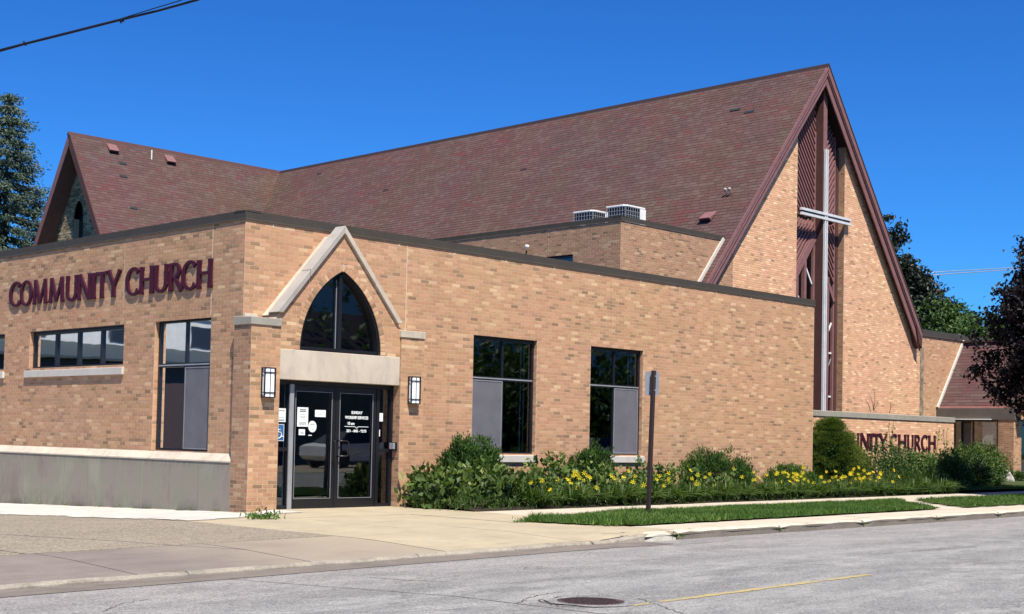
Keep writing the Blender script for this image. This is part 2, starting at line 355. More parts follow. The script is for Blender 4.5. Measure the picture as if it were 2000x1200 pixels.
# ------------------------------------------------------------------ terrain heights
def clamp(x, a=0., b=1.): return max(a, min(b, x))
def h(x, y):
    z = .004*max(0., x-2)+.011*min(0., x)
    z -= .028*max(0., y+1.5)*clamp((.35-x)/.45)
    if y < -6: z -= .055*clamp((1.3-x)/.7)*clamp((-6-y)/1.4)
    return z
def hr(x, y):
    return .004*max(0., x-2)+.011*min(0., x)-.095+.004*clamp(-7.5-y, 0, 4.8)
def sheet(name, xs, ys, zf, mat, parent=None, keep=None, **kw):
    X, Y = np.meshgrid(xs, ys, indexing='ij'); V = np.array([(x, y, zf(x, y)) for x, y in zip(X.ravel(), Y.ravel())]); ny = len(ys); Fc = []
    for i in range(len(xs)-1):
        for j in range(ny-1):
            if keep and not keep((xs[i]+xs[i+1])/2, (ys[j]+ys[j+1])/2): continue
            Fc.append((i*ny+j, (i+1)*ny+j, (i+1)*ny+j+1, i*ny+j+1))
    return mesh_np(name, V, np.array(Fc), M[mat], parent, **kw)
def inpoly(x, y, P):
    c = False; j = len(P)-1
    for i in range(len(P)):
        if (P[i][1] > y) != (P[j][1] > y) and x < (P[j][0]-P[i][0])*(y-P[i][1])/(P[j][1]-P[i][1])+P[i][0]: c = not c
        j = i
    return c
AR = lambda a_, b_, s_: np.arange(a_, b_+1e-6, s_)

sheet('ground', [-400, -120, -60, -30, -15, 0, 20, 40, 70, 120, 400], [-400, -120, -60, -30, -7, 0, 30, 60, 100, 400], lambda x, y: -.75 if x < 0 and y > -7 and abs(x) < 100 else -.45, 'far', kind='structure')
sheet('road', np.concatenate([[-150, -60, -30], AR(-20, 40, 2), [60, 100, 200]]), [-19, -17, -15, -13.5, -12.3, -11, -10, -9, -8, -7.45], hr, 'road', kind='structure')
sheet('road_shoulder', np.concatenate([[-150, -60, -20, 0, 20, 60, 200]]), [-27, -23, -19], lambda x, y: hr(x, -12)+.02, 'pinkwalk', kind='structure')
# gutter band beside the kerb
sheet('gutter', AR(-20, 1.4, .2), [-8.0+0, -7.9, -7.45], lambda x, y: hr(x, y)+.005, 'gutter', keep=lambda x, y: True, kind='structure')
# under-surface the joints show
sheet('pavement_bed', AR(-16, 40, 1.), AR(-7.5, -2., .5), lambda x, y: h(x, y)-.022, 'joint', kind='structure')
sheet('forecourt_bed', AR(-16, 3.5, .5), AR(-2., 16., .5), lambda x, y: h(x, y)-.035, 'joint', keep=lambda x, y: (x < .8 or y < 0), kind='structure')

def slabs(name, label, x_edges, y_edges, mat, zf=h, dz=0., skip=None, gap=.011, th=.09, kind='structure', pname='slab', jit=.003, sub=3):
    root = bpy.data.objects.new(name, None); COL.objects.link(root); root['kind'] = kind
    if label: root['label'] = label
    for i in range(len(x_edges)-1):
        for j in range(len(y_edges)-1):
            x0, x1, y0, y1 = x_edges[i]+gap, x_edges[i+1]-gap, y_edges[j]+gap, y_edges[j+1]-gap
            if skip and skip((x0+x1)/2, (y0+y1)/2): continue
            off = random.uniform(-jit, jit)+dz; mb = MB(); N = sub
            xs = np.linspace(x0, x1, N+1); ys = np.linspace(y0, y1, N+1)
            T = [[(x, y, zf(x, y)+off) for y in ys] for x in xs]
            for a_ in range(N):
                for b_ in range(N): mb.face([T[a_][b_], T[a_+1][b_], T[a_+1][b_+1], T[a_][b_+1]])
            for a_ in range(N):
                for q0, q1 in ((T[a_][0], T[a_+1][0]), (T[a_+1][N], T[a_][N]), (T[0][a_+1], T[0][a_]), (T[N][a_], T[N][a_+1])):
                    mb.face([(q0[0], q0[1], q0[2]-th), (q1[0], q1[1], q1[2]-th), q1, q0])
            mb.build(pname, mat, root, fix=False)
    return root
slabs('front_walk', None, [3.3+1.52*i for i in range(24)], [-3.72, -2.3], 'walk')
slabs('entrance_apron', None, [-2.2, -.55, 1.75, 3.3], [-4.65, -2.3, -.2], 'apron', skip=None)
slabs('driveway_apron', None, [-2.2, .2, 2.6], [-7.44, -4.65], 'apron', skip=None, sub=6)
slabs('side_pavement', None, [-16, -12.5, -9.2, -6.3, -4.2, -2.2], [-7.44, -5.3], 'pinkwalk', sub=5)
slabs('crossing_path', None, [11.6, 13.2, 14.8, 16.6], [-6.24, -3.73], 'walk')
slabs('kerbside_strip', None, [2.6+1.9*i for i in range(20)], [-7.28, -6.25], 'walk', sub=2)
slabs('pebble_paving', None, [-16, -12.6, -9.4, -6.4, -2.2], [-5.3, -2.6, 0., 3.], 'pebble', dz=-.003, sub=4)
slabs('forecourt_paving', None, [-16, -12, -8, -4, -.14], [3., 6.5, 10, 16], 'pinkwalk', dz=-.003, sub=4)
# bleached strip against the plinth
WS = [(-.125, 16), (-.125, .06), (.0, -.5), (.2, -.75), (-.45, -1.5), (-1.35, -1.75), (-2.1, -1.9), (-2.35, -.9), (-2.55, .1), (-2.75, 1.4), (-3.0, 3.5), (-3.3, 6), (-3.6, 16)]
def wkeep(x, y):
    k = .07*math.sin(9*x+3*y)+.06*math.sin(5.3*y-2*x)
    return inpoly(x+k, y, WS) and x < -.06
sheet('bleached_strip', AR(-3.8, -.1, .09), AR(-2.0, 12, .12), lambda x, y: h(x, y)+.006, 'whitestrip', keep=wkeep, kind='structure')
sheet('pier_footing', AR(-.12, .5, .1), AR(-1.2, -.3, .1), lambda x, y: h(x, y)+.007, 'whitestrip', keep=lambda x, y: y < -.35 and x+.3*y < .35 and random.random() < .97, kind='structure')
# crack lines in the road, yellow line
def ribbon(name, pts, w_, zf, mat, dz, jag=.3, **kw):
    V = []; Fc = []
    for i, (x, y) in enumerate(pts):
        j = min(i+1, len(pts)-1); k = max(i-1, 0); d = Vector((pts[j][0]-pts[k][0], pts[j][1]-pts[k][1])).normalized(); n_ = Vector((-d.y, d.x))
        ww = w_/2
        for s_ in (-1, 1):
            q = (x+n_.x*s_*ww*(1+random.uniform(-jag, jag)), y+n_.y*s_*ww*(1+random.uniform(-jag, jag))); V.append((q[0], q[1], zf(*q)+dz))
        if i: Fc.append((2*i-2, 2*i-1, 2*i+1, 2*i))
    return mesh_np(name, V, np.array(Fc), M[mat], **kw)
def lerp_pts(a_, b_, n, jit=0.):
    return [(a_[0]+(b_[0]-a_[0])*i/n+random.uniform(-jit, jit), a_[1]+(b_[1]-a_[1])*i/n+random.uniform(-jit, jit)) for i in range(n+1)]
A0 = onZ(1272, 1171, -.09); A1 = onZ(1697, 1122, -.075)
ribbon('road_centre_line', lerp_pts((A0[0]+.1, A0[1]), (A1[0], A1[1]), 60), .085, hr, 'yellow', .004, .35, kind='structure')
ribbon('road_centre_line', lerp_pts((A0[0]-.02, A0[1]), (A0[0]-.28, A0[1]-.02), 6), .05, hr, 'yellow', .004, .7, kind='structure')
for q in ([(336, 1112), (600, 1133), (900, 1158), (1140, 1188), (1260, 1203)], [(720, 1120), (800, 1127), (890, 1131)]):
    P = []
    for u, v in zip(q[:-1], q[1:]):
        a_ = onZ(*u, -.1); b_ = onZ(*v, -.1); P += lerp_pts(a_[:2], b_[:2], 14, .006)[:-1]
    ribbon('road_joint', P, .014, hr, 'joint', .004, .5, kind='structure')

for q, w__ in (([(1096, 1149), (1060, 1153), (1030, 1160), (1010, 1170)], .02), ([(1250, 1163), (1290, 1176), (1330, 1190), (1380, 1203)], .018), ([(560, 1104), (760, 1095), (900, 1085), (1000, 1080)], .03), ([(1120, 1075), (1300, 1066), (1500, 1051)], .02), ([(1700, 1085), (1800, 1078), (1930, 1068)], .02), ([(200, 1175), (240, 1160), (300, 1152)], .015)):
    P = []
    for u, v in zip(q[:-1], q[1:]):
        a_ = onZ(*u, -.09); b_ = onZ(*v, -.09); P += lerp_pts(a_[:2], b_[:2], 12, .02)[:-1]
    ribbon('road_crack', P, w__*.6, hr, 'joint', .003, .9, kind='structure')
for X_, Y_, r_ in ((-2.5, -9.2, .25), (1.6, -8.6, .3), (-5.2, -10.1, .2), (4.2, -10.6, .35)):
    P = [(X_+r_*(1+.3*math.sin(3*t+X_))*math.cos(t), Y_+.6*r_*(1+.25*math.sin(2*t+Y_))*math.sin(t)) for t in np.linspace(0, 2*math.pi, 22)[:-1]]
    mesh_np('oil_stain', [(x_, y_, hr(x_, y_)+.0025) for x_, y_ in [(X_, Y_)]+P], np.array([(0, i+1, (i+1) % 21+1) for i in range(21)]), M['oil'], kind='structure')

# ------------------------------------------------------------------ kerb stones (raised from x = 1.3)
kr = bpy.data.objects.new('kerb', None); COL.objects.link(kr); kr['kind'] = 'structure'
kx = 1.38; KJ = []
while kx < 42:
    L = random.uniform(2.3, 2.75) if kx > 1.5 else .75
    a_, b_ = kx+.02, kx+L-.02; n_ = max(2, int(L/.25)); mb = MB(); prev = None
    for i in range(n_+1):
        x = a_+(b_-a_)*i/n_; e = .0 if 0 < i < n_ else -.018
        first = kx < 1.5; rise = 1.
        if first: rise = math.sin(math.pi*clamp((i+.15)/(n_+.5)))**.6
        top = h(3, -7)+.004*max(0, x-2)+(.03+e+random.uniform(-.006, .006))*rise-(1-rise)*.10
        yf = -7.5+random.uniform(-.008, .008)-e; zb = hr(x, -7.5)-.1
        ring = [(x, -7.30, zb), (x, -7.30, top), (x, yf+.04, top), (x, yf+.008, top-.028), (x, yf-.01, zb)]
        if prev:
            for q in range(4): mb.face([prev[q], ring[q], ring[q+1], prev[q+1]], 1 if q == 3 else 0)
        else: mb.face(ring)
        prev = ring
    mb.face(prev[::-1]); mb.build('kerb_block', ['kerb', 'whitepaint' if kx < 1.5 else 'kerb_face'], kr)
    kx += L; KJ.append(kx)
# low flush kerb to the left
kl = bpy.data.objects.new('low_kerb', None); COL.objects.link(kl); kl['kind'] = 'structure'
kx = -18.
while kx < 1.3:
    L = min(3.05, 1.36-kx); mb = MB(); n_ = 12; prev = None
    for i in range(n_+1):
        x = kx+.008+(L-.016)*i/n_; top = h(x, -7.45)+.006+random.uniform(-.004, .004); yf = -7.515+random.uniform(-.014, .014)
        ring = [(x, -7.44, top-.2), (x, -7.44, top), (x, yf+.02, top-.006), (x, yf, top-.03), (x, yf-.015, top-.2)]
        if prev:
            for q in range(4): mb.face([prev[q], ring[q], ring[q+1], prev[q+1]])
        else: mb.face(ring)
        prev = ring
    mb.face(prev[::-1]); mb.build('kerb_block', 'lowkerb', kl); kx += L

# ------------------------------------------------------------------ brick walls
CH, BL = .0677, .2032      # course height, brick pitch
TINTS = np.array([.02, .09, .22, .33, .42, .5, .58, .66, .74, .82, .92, 1.0])
TP = np.array([.022, .04, .075, .12, .13, .13, .13, .11, .09, .065, .045, .015]); TP = TP/TP.sum()
BRICK_CACHE = {}
POOL = {}                    # thing name -> list of bricks of that thing
def theta_axes(th):
    return np.array([math.cos(th), math.sin(th), 0.]), np.array([math.sin(th), -math.cos(th), 0.])
def wall(root, O, th, z0, z1, ints, mat='brick', mort='mortar', name='wall', label=None, tp=None, pool=None, see=1., back=None, proud=.0016, ch=CH, bl=BL, mt=0, off=0):
    """mortar face built course by course inside ints(z) plus its bricks; returns the wall part"""
    u, n = theta_axes(th); O = np.array([O[0], O[1], 0.]); mb = MB(); rows = int(math.ceil((z1-z0)/ch-1e-6)); tp = TP if tp is None else tp
    out = []
    for r in range(rows):
        za, zb = z0+r*ch, min(z0+(r+1)*ch, z1); zm = (za+zb)/2
        for (a_, b_) in ints(zm):
            if b_-a_ < .005: continue
            A = O+u*a_; B = O+u*b_
            mb.face([(A[0], A[1], za), (B[0], B[1], za), (B[0], B[1], zb), (A[0], A[1], zb)])
            o_ = (bl/2 if (r+off) % 2 else 0)+.004*math.sin(r*12.9898); k0 = math.floor((a_-o_)/bl)
            k = k0
            while True:
                s0 = k*bl+o_; s1 = s0+bl; k += 1
                if s0 >= b_: break
                ca, cb = max(s0, a_)+.0045, min(s1, b_)-.0045
                if cb-ca < .03: continue
                out.append((ca+rng.uniform(-.001, .001), cb+rng.uniform(-.001, .001), za+.0058+rng.uniform(-.0008, .0008), zb-.0055, proud*rng.uniform(.6, 1.4)))
    part = mb.build(name, mort, root, fix=False, **({'label': label} if label else {}))
    out = np.array(out); t = TINTS[rng.choice(len(TINTS), len(out), p=tp)]
    POOL.setdefault(pool or root.name, []).append(dict(part=part, root=root, O=O, u=u, n=n, th=th, B=out, t=t, mat=mat, see=see))
    return part
def brick_boxes(O, u, n, B):
    """front + 4 side quads of every brick"""
    N = len(B); a_, b_, c, d, p = B.T
    def P(uu, zz, nn): return O[None]+u[None]*uu[:, None]+n[None]*nn[:, None]+np.array([0, 0, 1.])[None]*zz[:, None]
    z = np.zeros(N)-.001; bev = .0004
    V = np.stack([P(a_, c, z), P(b_, c, z), P(b_, d, z), P(a_, d, z), P(a_+bev, c+bev, p), P(b_-bev, c+bev, p), P(b_-bev, d-bev, p), P(a_+bev, d-bev, p)], 1)
    f = np.array([[4, 5, 6, 7], [0, 1, 5, 4], [1, 2, 6, 5], [2, 3, 7, 6], [3, 0, 4, 7]])
    return V.reshape(-1, 3), (f[None]+8*np.arange(N)[:, None, None]).reshape(-1, 4), 5
def flush_bricks(limit=300):
    for key, L in POOL.items():
        A = []
        for wi, W in enumerate(L):
            if len(W['B']) == 0: continue
            B = W['B']; c = W['O'][None]+W['u'][None]*((B[:, 0]+B[:, 1])/2)[:, None]; c[:, 2] = (B[:, 2]+B[:, 3])/2
            x, y, z = proj(c); s = F/z; view = c-CAM; cosn = -(view@W['n'])/np.linalg.norm(view, axis=1)
            ar = (B[:, 1]-B[:, 0])*(B[:, 3]-B[:, 2])*s*s*np.clip(cosn, 0, 1)*W['see']
            ok = (x > 5) & (x < 1995) & (y > 5) & (y < 1195) & (z > 0); ar = np.where(ok, ar, 0)
            A += [(ar[i], wi, i) for i in range(len(B))]
        A.sort(key=lambda q: -q[0]); top = {(wi, i) for s_, wi, i in A[:limit] if s_ > 0}
        mats = {}
        for wi, W in enumerate(L):
            sel = np.array([i for i in range(len(W['B'])) if (wi, i) in top], int)
            rest = np.array([i for i in range(len(W['B'])) if (wi, i) not in top], int)
            for i in sel:
                a_, b_, c, d, p = W['B'][i]; L_ = round(b_-a_, 2); H = .058
                kk = (W['mat'], L_, int(round(W['t'][i]*100)))
                if kk not in BRICK_CACHE:
                    V, Fc, _ = brick_boxes(np.zeros(3), np.array([1., 0, 0]), np.array([0, -1., 0]), np.array([[-L_/2, L_/2, -H/2, H/2, .003]]))
                    BRICK_CACHE[kk] = mesh_np('brick', V, Fc, M[W['mat']], tint=np.full(5, W['t'][i]), link=False)
                o = bpy.data.objects.new('brick', BRICK_CACHE[kk]); COL.objects.link(o); o.parent = W['part']
                q = W['O']+W['u']*(a_+b_)/2+W['n']*(p-.003); o.location = (q[0], q[1], (c+d)/2); o.rotation_euler = (0, 0, W['th'])
            if len(rest):
                V, Fc, k = brick_boxes(W['O'], W['u'], W['n'], W['B'][rest]); mats.setdefault(W['mat'], []).append((V, Fc, np.repeat(W['t'][rest], k)))
        for m_, Q in mats.items():
            Vs, Fs, Ts, o_ = [], [], [], 0
            for V, Fc, t in Q: Vs.append(V); Fs.append(Fc+o_); Ts.append(t); o_ += len(V)
            mesh_np('brickwork', np.concatenate(Vs), np.concatenate(Fs), M[m_], L[0]['root'], tint=np.concatenate(Ts), kind='stuff')
def cut(a_, b_, *holes):
    """interval [a_,b_] minus holes"""
    L = [(a_, b_)]
    for x0, x1 in holes:
        N = []
        for p, q in L:
            if x1 <= p or x0 >= q: N.append((p, q)); continue
            if x0 > p: N.append((p, x0))
            if x1 < q: N.append((x1, q))
        L = N
    return L
H90 = -math.pi/2

# ================================================================== ENTRANCE WING
WX, WY = 17.6, 16.0
ZT = 4.845
wing = thing('church_wing', 'low flat-roofed tan brick wing with the stone-gabled glass entrance at its corner', 'building', (WX/2, 3, 0))
GA = (1.775, 4.80); GS = (GA[1]-3.16)/1.42; W1 = (5.38, 7.19, .945, 3.26); W2 = (8.86, 10.63, .945, 3.26)
ARX, ARZ, ARW, ARR = 1.80, 2.70, .90, 1.586; ARC = ARR-ARW
def arch_half(dz, o=0.):
    q = (ARR+o)**2-dz*dz
    return math.sqrt(q)-ARC if q > ARC*ARC else 0.
JX = 3.61
def front_ints(z):
    hs = []
    for x0, x1, a_, b_ in (W1, W2):
        if a_ < z < b_: hs.append((x0, x1))
    if z < 3.2: hs.append((.3, 3.2))                  # behind the portal
    elif z < 4.6: q = (GA[1]-z)/GS-.12; hs.append((GA[0]-q, GA[0]+q))
    if z > 3.2: hs.append((JX-.006, JX+.006))
    return cut(0, WX, *hs)
wall(wing, (0, 0), 0, -.25, ZT, front_ints, name='front_wall')
bk = MB(); bk.box((0, .004, 4.79), (WX, .2, ZT-.002)).build('wall_core', 'mortar', wing)
MB().box((JX-.006, -.002, 3.2), (JX+.005, .01, ZT-.005)).build('control_joint', 'mortar_lt', wing)
# left wall, faces -X; u runs towards -Y from Y=WY
L1 = (.93, 2.71, .92, 3.262); L2 = (3.77, 7.42, 2.465, 3.225); L3 = (8.52, 12.1, 2.465, 3.225)
def left_ints(z):
    hs = []
    for y0, y1, a_, b_ in (L1, L2, L3):
        if a_ < z < b_: hs.append((WY-y1, WY-y0))
    if z > 3.27: hs.append((WY-.955, WY-.945)); hs.append((WY-3.835, WY-3.827))
    return cut(0, WY, *hs)
wall(wing, (0, WY), H90, .80, ZT, left_ints, name='side_wall', mat='brick_dk' if 0 else 'brick', off=1)
MB().box((-.002, .943, 3.27), (.01, .957, ZT-.005)).build('control_joint', 'mortar_lt', wing); MB().box((-.0015, 3.825, 3.27), (.01, 3.837, ZT-.005)).build('control_joint', 'mortar_sh', wing)
# side and back shell
MB().box((WX-.12, .02, -.3), (WX-.002, WY, ZT)).build('end_wall', 'mortar', wing)
wall(wing, (WX, .003), math.pi/2, -.2, ZT, lambda z: [(0, 4.9)], name='end_brick_face', see=.0)
MB().box((.02, WY-.1, -.3), (WX, WY, ZT)).build('rear_wall', 'mortar', wing)
MB().box((.06, .06, 4.70), (WX-.06, WY-.06, 4.80)).build('flat_roof', 'joint', wing)
MB().box((.06, .5, 3.42), (WX-.2, WY-.2, 3.46)).build('ceiling', 'interior_lt', wing)
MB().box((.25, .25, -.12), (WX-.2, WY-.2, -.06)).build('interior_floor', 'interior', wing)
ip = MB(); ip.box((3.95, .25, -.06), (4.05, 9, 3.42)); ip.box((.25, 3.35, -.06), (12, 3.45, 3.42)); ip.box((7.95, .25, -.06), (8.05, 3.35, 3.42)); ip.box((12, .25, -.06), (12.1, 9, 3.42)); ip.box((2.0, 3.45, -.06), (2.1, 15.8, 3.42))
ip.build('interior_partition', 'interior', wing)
# jambs of window openings (brick returns)
def jamb_y(x, sgn, z0, z1, depth=.12):
    # sgn -1: right-hand jamb facing -X ; +1: left-hand jamb facing +X
    th = H90 if sgn < 0 else math.pi/2
    O = (x, depth) if sgn < 0 else (x, .0)
    wall(wing, O, th, z0, z1, lambda z: [(0, depth)], name='window_jamb', see=.0)
def jamb_x(y, sgn, z0, z1, depth=.12):
    th = 0 if sgn < 0 else math.pi     # sgn -1 faces -Y
    O = (0, y) if sgn < 0 else (depth, y)
    wall(wing, O, th, z0, z1, lambda z: [(0, depth)], name='window_jamb', see=.0)
for x0, x1, a_, b_ in (W1, W2):
    jamb_y(x1, -1, a_, b_); jamb_y(x0, 1, a_, b_); MB().box((x0-.02, .008, b_), (x1+.02, .2, b_+.05)).build('lintel_soffit', 'black', wing)
for y0, y1, a_, b_ in (L1, L2, L3):
    jamb_x(y1, -1, a_, b_); jamb_x(y0, 1, a_, b_); MB().box((.008, y0-.02, b_), (.2, y1+.02, b_+.05)).build('lintel_soffit', 'black', wing)

# metal coping
cp = MB()
def coping_run(mb, a_, b_, c, z0=ZT-.005, z1=5.0, axis='x', side=-1, mi=0):
    """fascia with drip edge and sloped top"""
    pr = [(-.014, z0+.02), (-.024, z0), (-.024, z0+.012), (-.018, z0+.03), (-.016, z1), (.30, z1+.012), (.30, z1-.02), (0, z1-.02), (0, z0+.02)]
    def P(s, o, z): return (s, c+o, z) if axis == 'x' else (c+o, s, z)
    mb.prism([P(a_, o, z) for o, z in pr], (b_-a_, 0, 0) if axis == 'x' else (0, b_-a_, 0), mi)
x = -.022
while x < WX+.03:
    e = min(x+3.05, WX+.03); m_ = MB(); coping_run(m_, x, e-.004, 0); m_.build('coping', 'coping', wing); x = e
y = -.022
while y < WY:
    e = min(y+3.05, WY); m_ = MB(); coping_run(m_, y+.0, e-.004, .0003, axis='y'); m_.build('coping', 'coping', wing); y = e
# pale ties (weep tabs) just under the coping
for i in range(12): MB().box((.55+1.42*i, -.006, ZT-.075), (.57+1.42*i, -.001, ZT-.006)).build('joint_tab', 'mortar_lt', wing)

# plinth under the left wall
m_ = MB()
prof = [(-.125, -.7), (-.125, .775), (-.118, .79), (0.005, .905), (.02, .905), (.02, -.7)]
m_.prism([(X_, .062, Z_) for X_, Z_ in prof], (0, 2.74, 0)); m_.build('plinth', 'plinth', wing)
yy = 2.812
while yy < WY:
    e = min(WY, yy+4.4); m_ = MB(); m_.prism([(X_, yy, Z_) for X_, Z_ in prof], (0, e-yy-.01, 0)); m_.build('plinth', 'plinth', wing); yy = e
m_ = MB()
for a_, b_ in ((.08, 4.2), (4.21, 9.0), (9.01, WY)):
    m_.prism([(X_, a_, Z_) for X_, Z_ in ((-.136, .772), (-.136, .795), (-.0015, .918), (0.0, .905), (-.125, .78))], (0, b_-a_-.004, 0))
m_.build('plinth_cap', 'stone', wing)
for yv in (1.0, 1.9, 2.804, 3.75, 4.7, 5.6, 6.5, 7.21, 8.2): MB().box((-.1275, yv-.004 if yv not in (2.804, 7.21) else yv-.010, -.6), (-.12, yv+.001, .76)).build('form_joint', 'stone_g' if yv in (2.804, 7.21) else 'joint', wing) if yv in (2.804, 7.21) else MB().box((-.1256, yv-.002, -.6), (-.12, yv+.002, .68)).build('form_joint', 'joint', wing)

# ---- windows
def bars(mb, R, w_, y0, y1, axis='x'):
    """rectangle of bars"""
    u0, u1, z0, z1 = R
    def B(a_, b_, c, d): mb.box((a_, y0, c), (b_, y1, d)) if axis == 'x' else mb.box((y0, a_, c), (y1, b_, d))
    B(u0, u1, z0, z0+w_); B(u0, u1, z1-w_, z1); B(u0, u0+w_, z0+w_, z1-w_); B(u1-w_, u1, z0+w_, z1-w_)
def win(R, axis, screen_side, name='window', label=None, pos=0.):
    """tall window with transom; axis 'x' = in the front wall, 'y' = in the side wall; screen_side 'lo'/'hi' by coordinate"""
    u0, u1, z0, z1 = R; d0, d1 = .085, .15; um = (u0+u1)/2; zt = 2.45; fr = MB()
    def bx(mb, a_, b_, c, d, e0, e1): mb.box((a_, e0, c), (b_, e1, d)) if axis == 'x' else mb.box((e0, a_, c), (e1, b_, d))
    bars(fr, (u0+.004, u1-.004, z0+.004, z1-.002), .055, d0, d1, axis)
    bx(fr, u0+.05, u1-.05, zt-.035, zt+.035, d0-.012, d1)
    bx(fr, um-.02, um+.02, zt+.035, z1-.05, d0, d1-.01); bx(fr, um-.03, um+.03, z0+.05, zt-.035, d0, d1-.01)
    win_o = fr.build(name, 'black', wing, **({'label': label} if label else {}))
    for a_, b_, c, d in ((u0+.055, um-.02, zt+.035, z1-.055), (um+.02, u1-.055, zt+.035, z1-.055), (u0+.055, um-.03, z0+.055, zt-.035), (um+.03, u1-.055, z0+.055, zt-.035)):
        p = MB(); e = .118; q = [(a_, c), (b_, c), (b_, d), (a_, d)]
        p.face([(x_, e, z_) if axis == 'x' else (e, x_, z_) for x_, z_ in q]); p.build('pane', 'glass', win_o, fix=False)
    tr = MB()
    bx(tr, u0+.05, u1-.05, zt-.012, zt+.012, d0-.018, d0-.010); tr.build('trim', 'greyframe', win_o)
    a_, b_ = (u0+.06, um-.0) if screen_side == 'lo' else (um+.0, u1-.06)
    s = MB(); bx(s, a_+.02, b_-.02, z0+.07, zt-.055, d0-.002, d0+.004); s.build('screen', 'screen', win_o)
    s = MB(); bars(s, (a_, b_, z0+.05, zt-.04), .022, d0-.009, d0+.008, axis); s.build('screen_frame', 'screenframe', win_o)
    # drawn-back vertical blind inside
    uu = u1-.24 if axis == 'x' else u1-.42
    for k in range(2): c_ = MB(); bx(c_, uu+.12*k, uu+.12*k+.035, z0+.08, z1-.10, .24+.02*k, .247+.02*k); c_.build('blind', 'curtain', win_o)
    return win_o
def sill(u0, u1, z0, z1, axis, e=-.05):
    m_ = MB()
    if axis == 'x': m_.prism([(u0, e, z0), (u0, e, z1-.012), (u0, .084, z1+.003), (u0, .084, z0)], (u1-u0, 0, 0))
    else: m_.prism([(e, u0, z0), (e, u0, z1-.012), (.084, u0, z1+.003), (.084, u0, z0)], (0, u1-u0, 0))
    return m_.build('sill', 'sill', wing, bevel=.004)
wa = win(W1, 'x', 'lo', label='tall black-framed window with its grey screen on the left'); wb = win(W2, 'x', 'hi', label='tall black-framed window with its grey screen on the right')
wc = win(L1, 'y', 'lo', label='tall black-framed window beside the lettering wall')
sill(W1[0]-.05, W1[1]+.05, .80, .945, 'x'); sill(W2[0]-.05, W2[1]+.06, .80, .945, 'x')
MB().prism([(-.002, L1[0]+.002, .90), (-.002, L1[0]+.002, .915), (.084, L1[0]+.002, .93), (.084, L1[0]+.002, .90)], (0, L1[1]-L1[0]-.004, 0)).build('sill', 'stone', wing)
def strip_win(R):
    u0, u1, z0, z1 = R; fr = MB(); bars(fr, (u0+.004, u1-.004, z0+.004, z1-.002), .06, .08, .15, 'y'); n_ = 4; wd = (u1-u0-.12)/n_
    for k in range(1, n_): c = u0+.06+wd*k; fr.box((.08, c-.035, z0+.06), (.145, c+.035, z1-.06))
    o = fr.build('window', 'black', wing, label='low wide black-framed window of four panes')
    for k in range(n_):
        c = u0+.06+wd*k; p = MB(); p.face([(.118, c, z0+.06), (.118, c+wd, z0+.06), (.118, c+wd, z1-.06), (.118, c, z1-.06)]); p.build('pane', 'glass', o, fix=False)
    for k in range(n_): c = u0+.06+wd*(k+1)-.10; MB().box((.20, c, z0+.02), (.206, c+.045, z1-.02)).build('blind', 'curtain', o)
strip_win(L2); strip_win(L3)
sill(L2[0]-.04, L2[1]+.12, 2.31, 2.455, 'y'); sill(L3[0]-.04, L3[1]+.12, 2.31, 2.455, 'y')

# ---- entrance portal
PF = -.42                                   # pier front plane
P1 = (-.12, .475); P2 = (3.155, 3.715); ZC = 3.06
def pier(P, name, y1=.0, sd=True):
    x0, x1 = P
    wall(wing, (x0, PF), 0, -.25, ZC, lambda z: [(0, x1-x0)], name=name, see=1.2)
    wall(wing, (x0, y1), H90, -.25, ZC, lambda z: [(0, y1-PF)], name=name+'_side', mat='brick_dk', mort='mortar_sh', see=1.)  # darker brick and mortar paint the shaded side of the pier
    wall(wing, (x1, PF), math.pi/2, -.25, ZC, lambda z: [(0, -PF)], name=name+'_return', see=0)
    MB().box((x0+.003, PF+.003, -.25), (x1-.003, y1-.002, ZC-.003)).build('pier_core', 'mortar', wing)
pier(P1, 'pier', y1=.065); pier(P2, 'pier')
# stone caps of the piers
def cap(P, y1, m):
    x0, x1 = P; e = .025; mb = MB(); z0, z1 = ZC, ZC+.125
    mb.hexa([(x0-e, PF-e, z0), (x1+.004, PF-e, z0), (x1+.004, y1, z0), (x0-e, y1, z0), (x0-e, PF-e, z1), (x1+.004, PF-e, z1), (x1+.004, y1, z1+.02), (x0-e, y1, z1+.02)])
    return mb.build('pier_cap', m, wing, bevel=.006)
cap(P1, .07, 'stone_g'); cap((P2[0], P2[1]), -.001, 'stone')
MB().box((.0, -.05, ZC+.127), (.26, -.001, ZC+.21)).build('flashing_block', 'stone', wing, bevel=.004)
# brick gable of the portal
GA = (1.775, 4.80)                         # brick gable apex (under the coping)
GS = (GA[1]-3.16)/1.42                     # slope
FY = -.385
def gable_ints(z):
    hw = (GA[1]-z)/GS
    x0, x1 = max(P1[1], GA[0]-hw), min(P2[0], GA[0]+hw)
    if x1 <= x0: return []
    dz = z-ARZ; hs = []
    if dz > -.02:
        q = arch_half(dz, .105)
        if q > 0: hs.append((ARX-q-.0, ARX+q))
    return [(a_, b_) for a_, b_ in cut(x0, x1, *hs)]
wall(wing, (0, FY), 0, 2.69, 4.78, gable_ints, name='portal_gable', see=1.2)
MB().prism([(GA[0]-(GA[1]-3.0)/GS+.1, 0, 3.0), (GA[0]+(GA[1]-3.0)/GS-.1, 0, 3.0), (GA[0], 0, GA[1]-.1)], (0, .0, 0)) if 0 else None
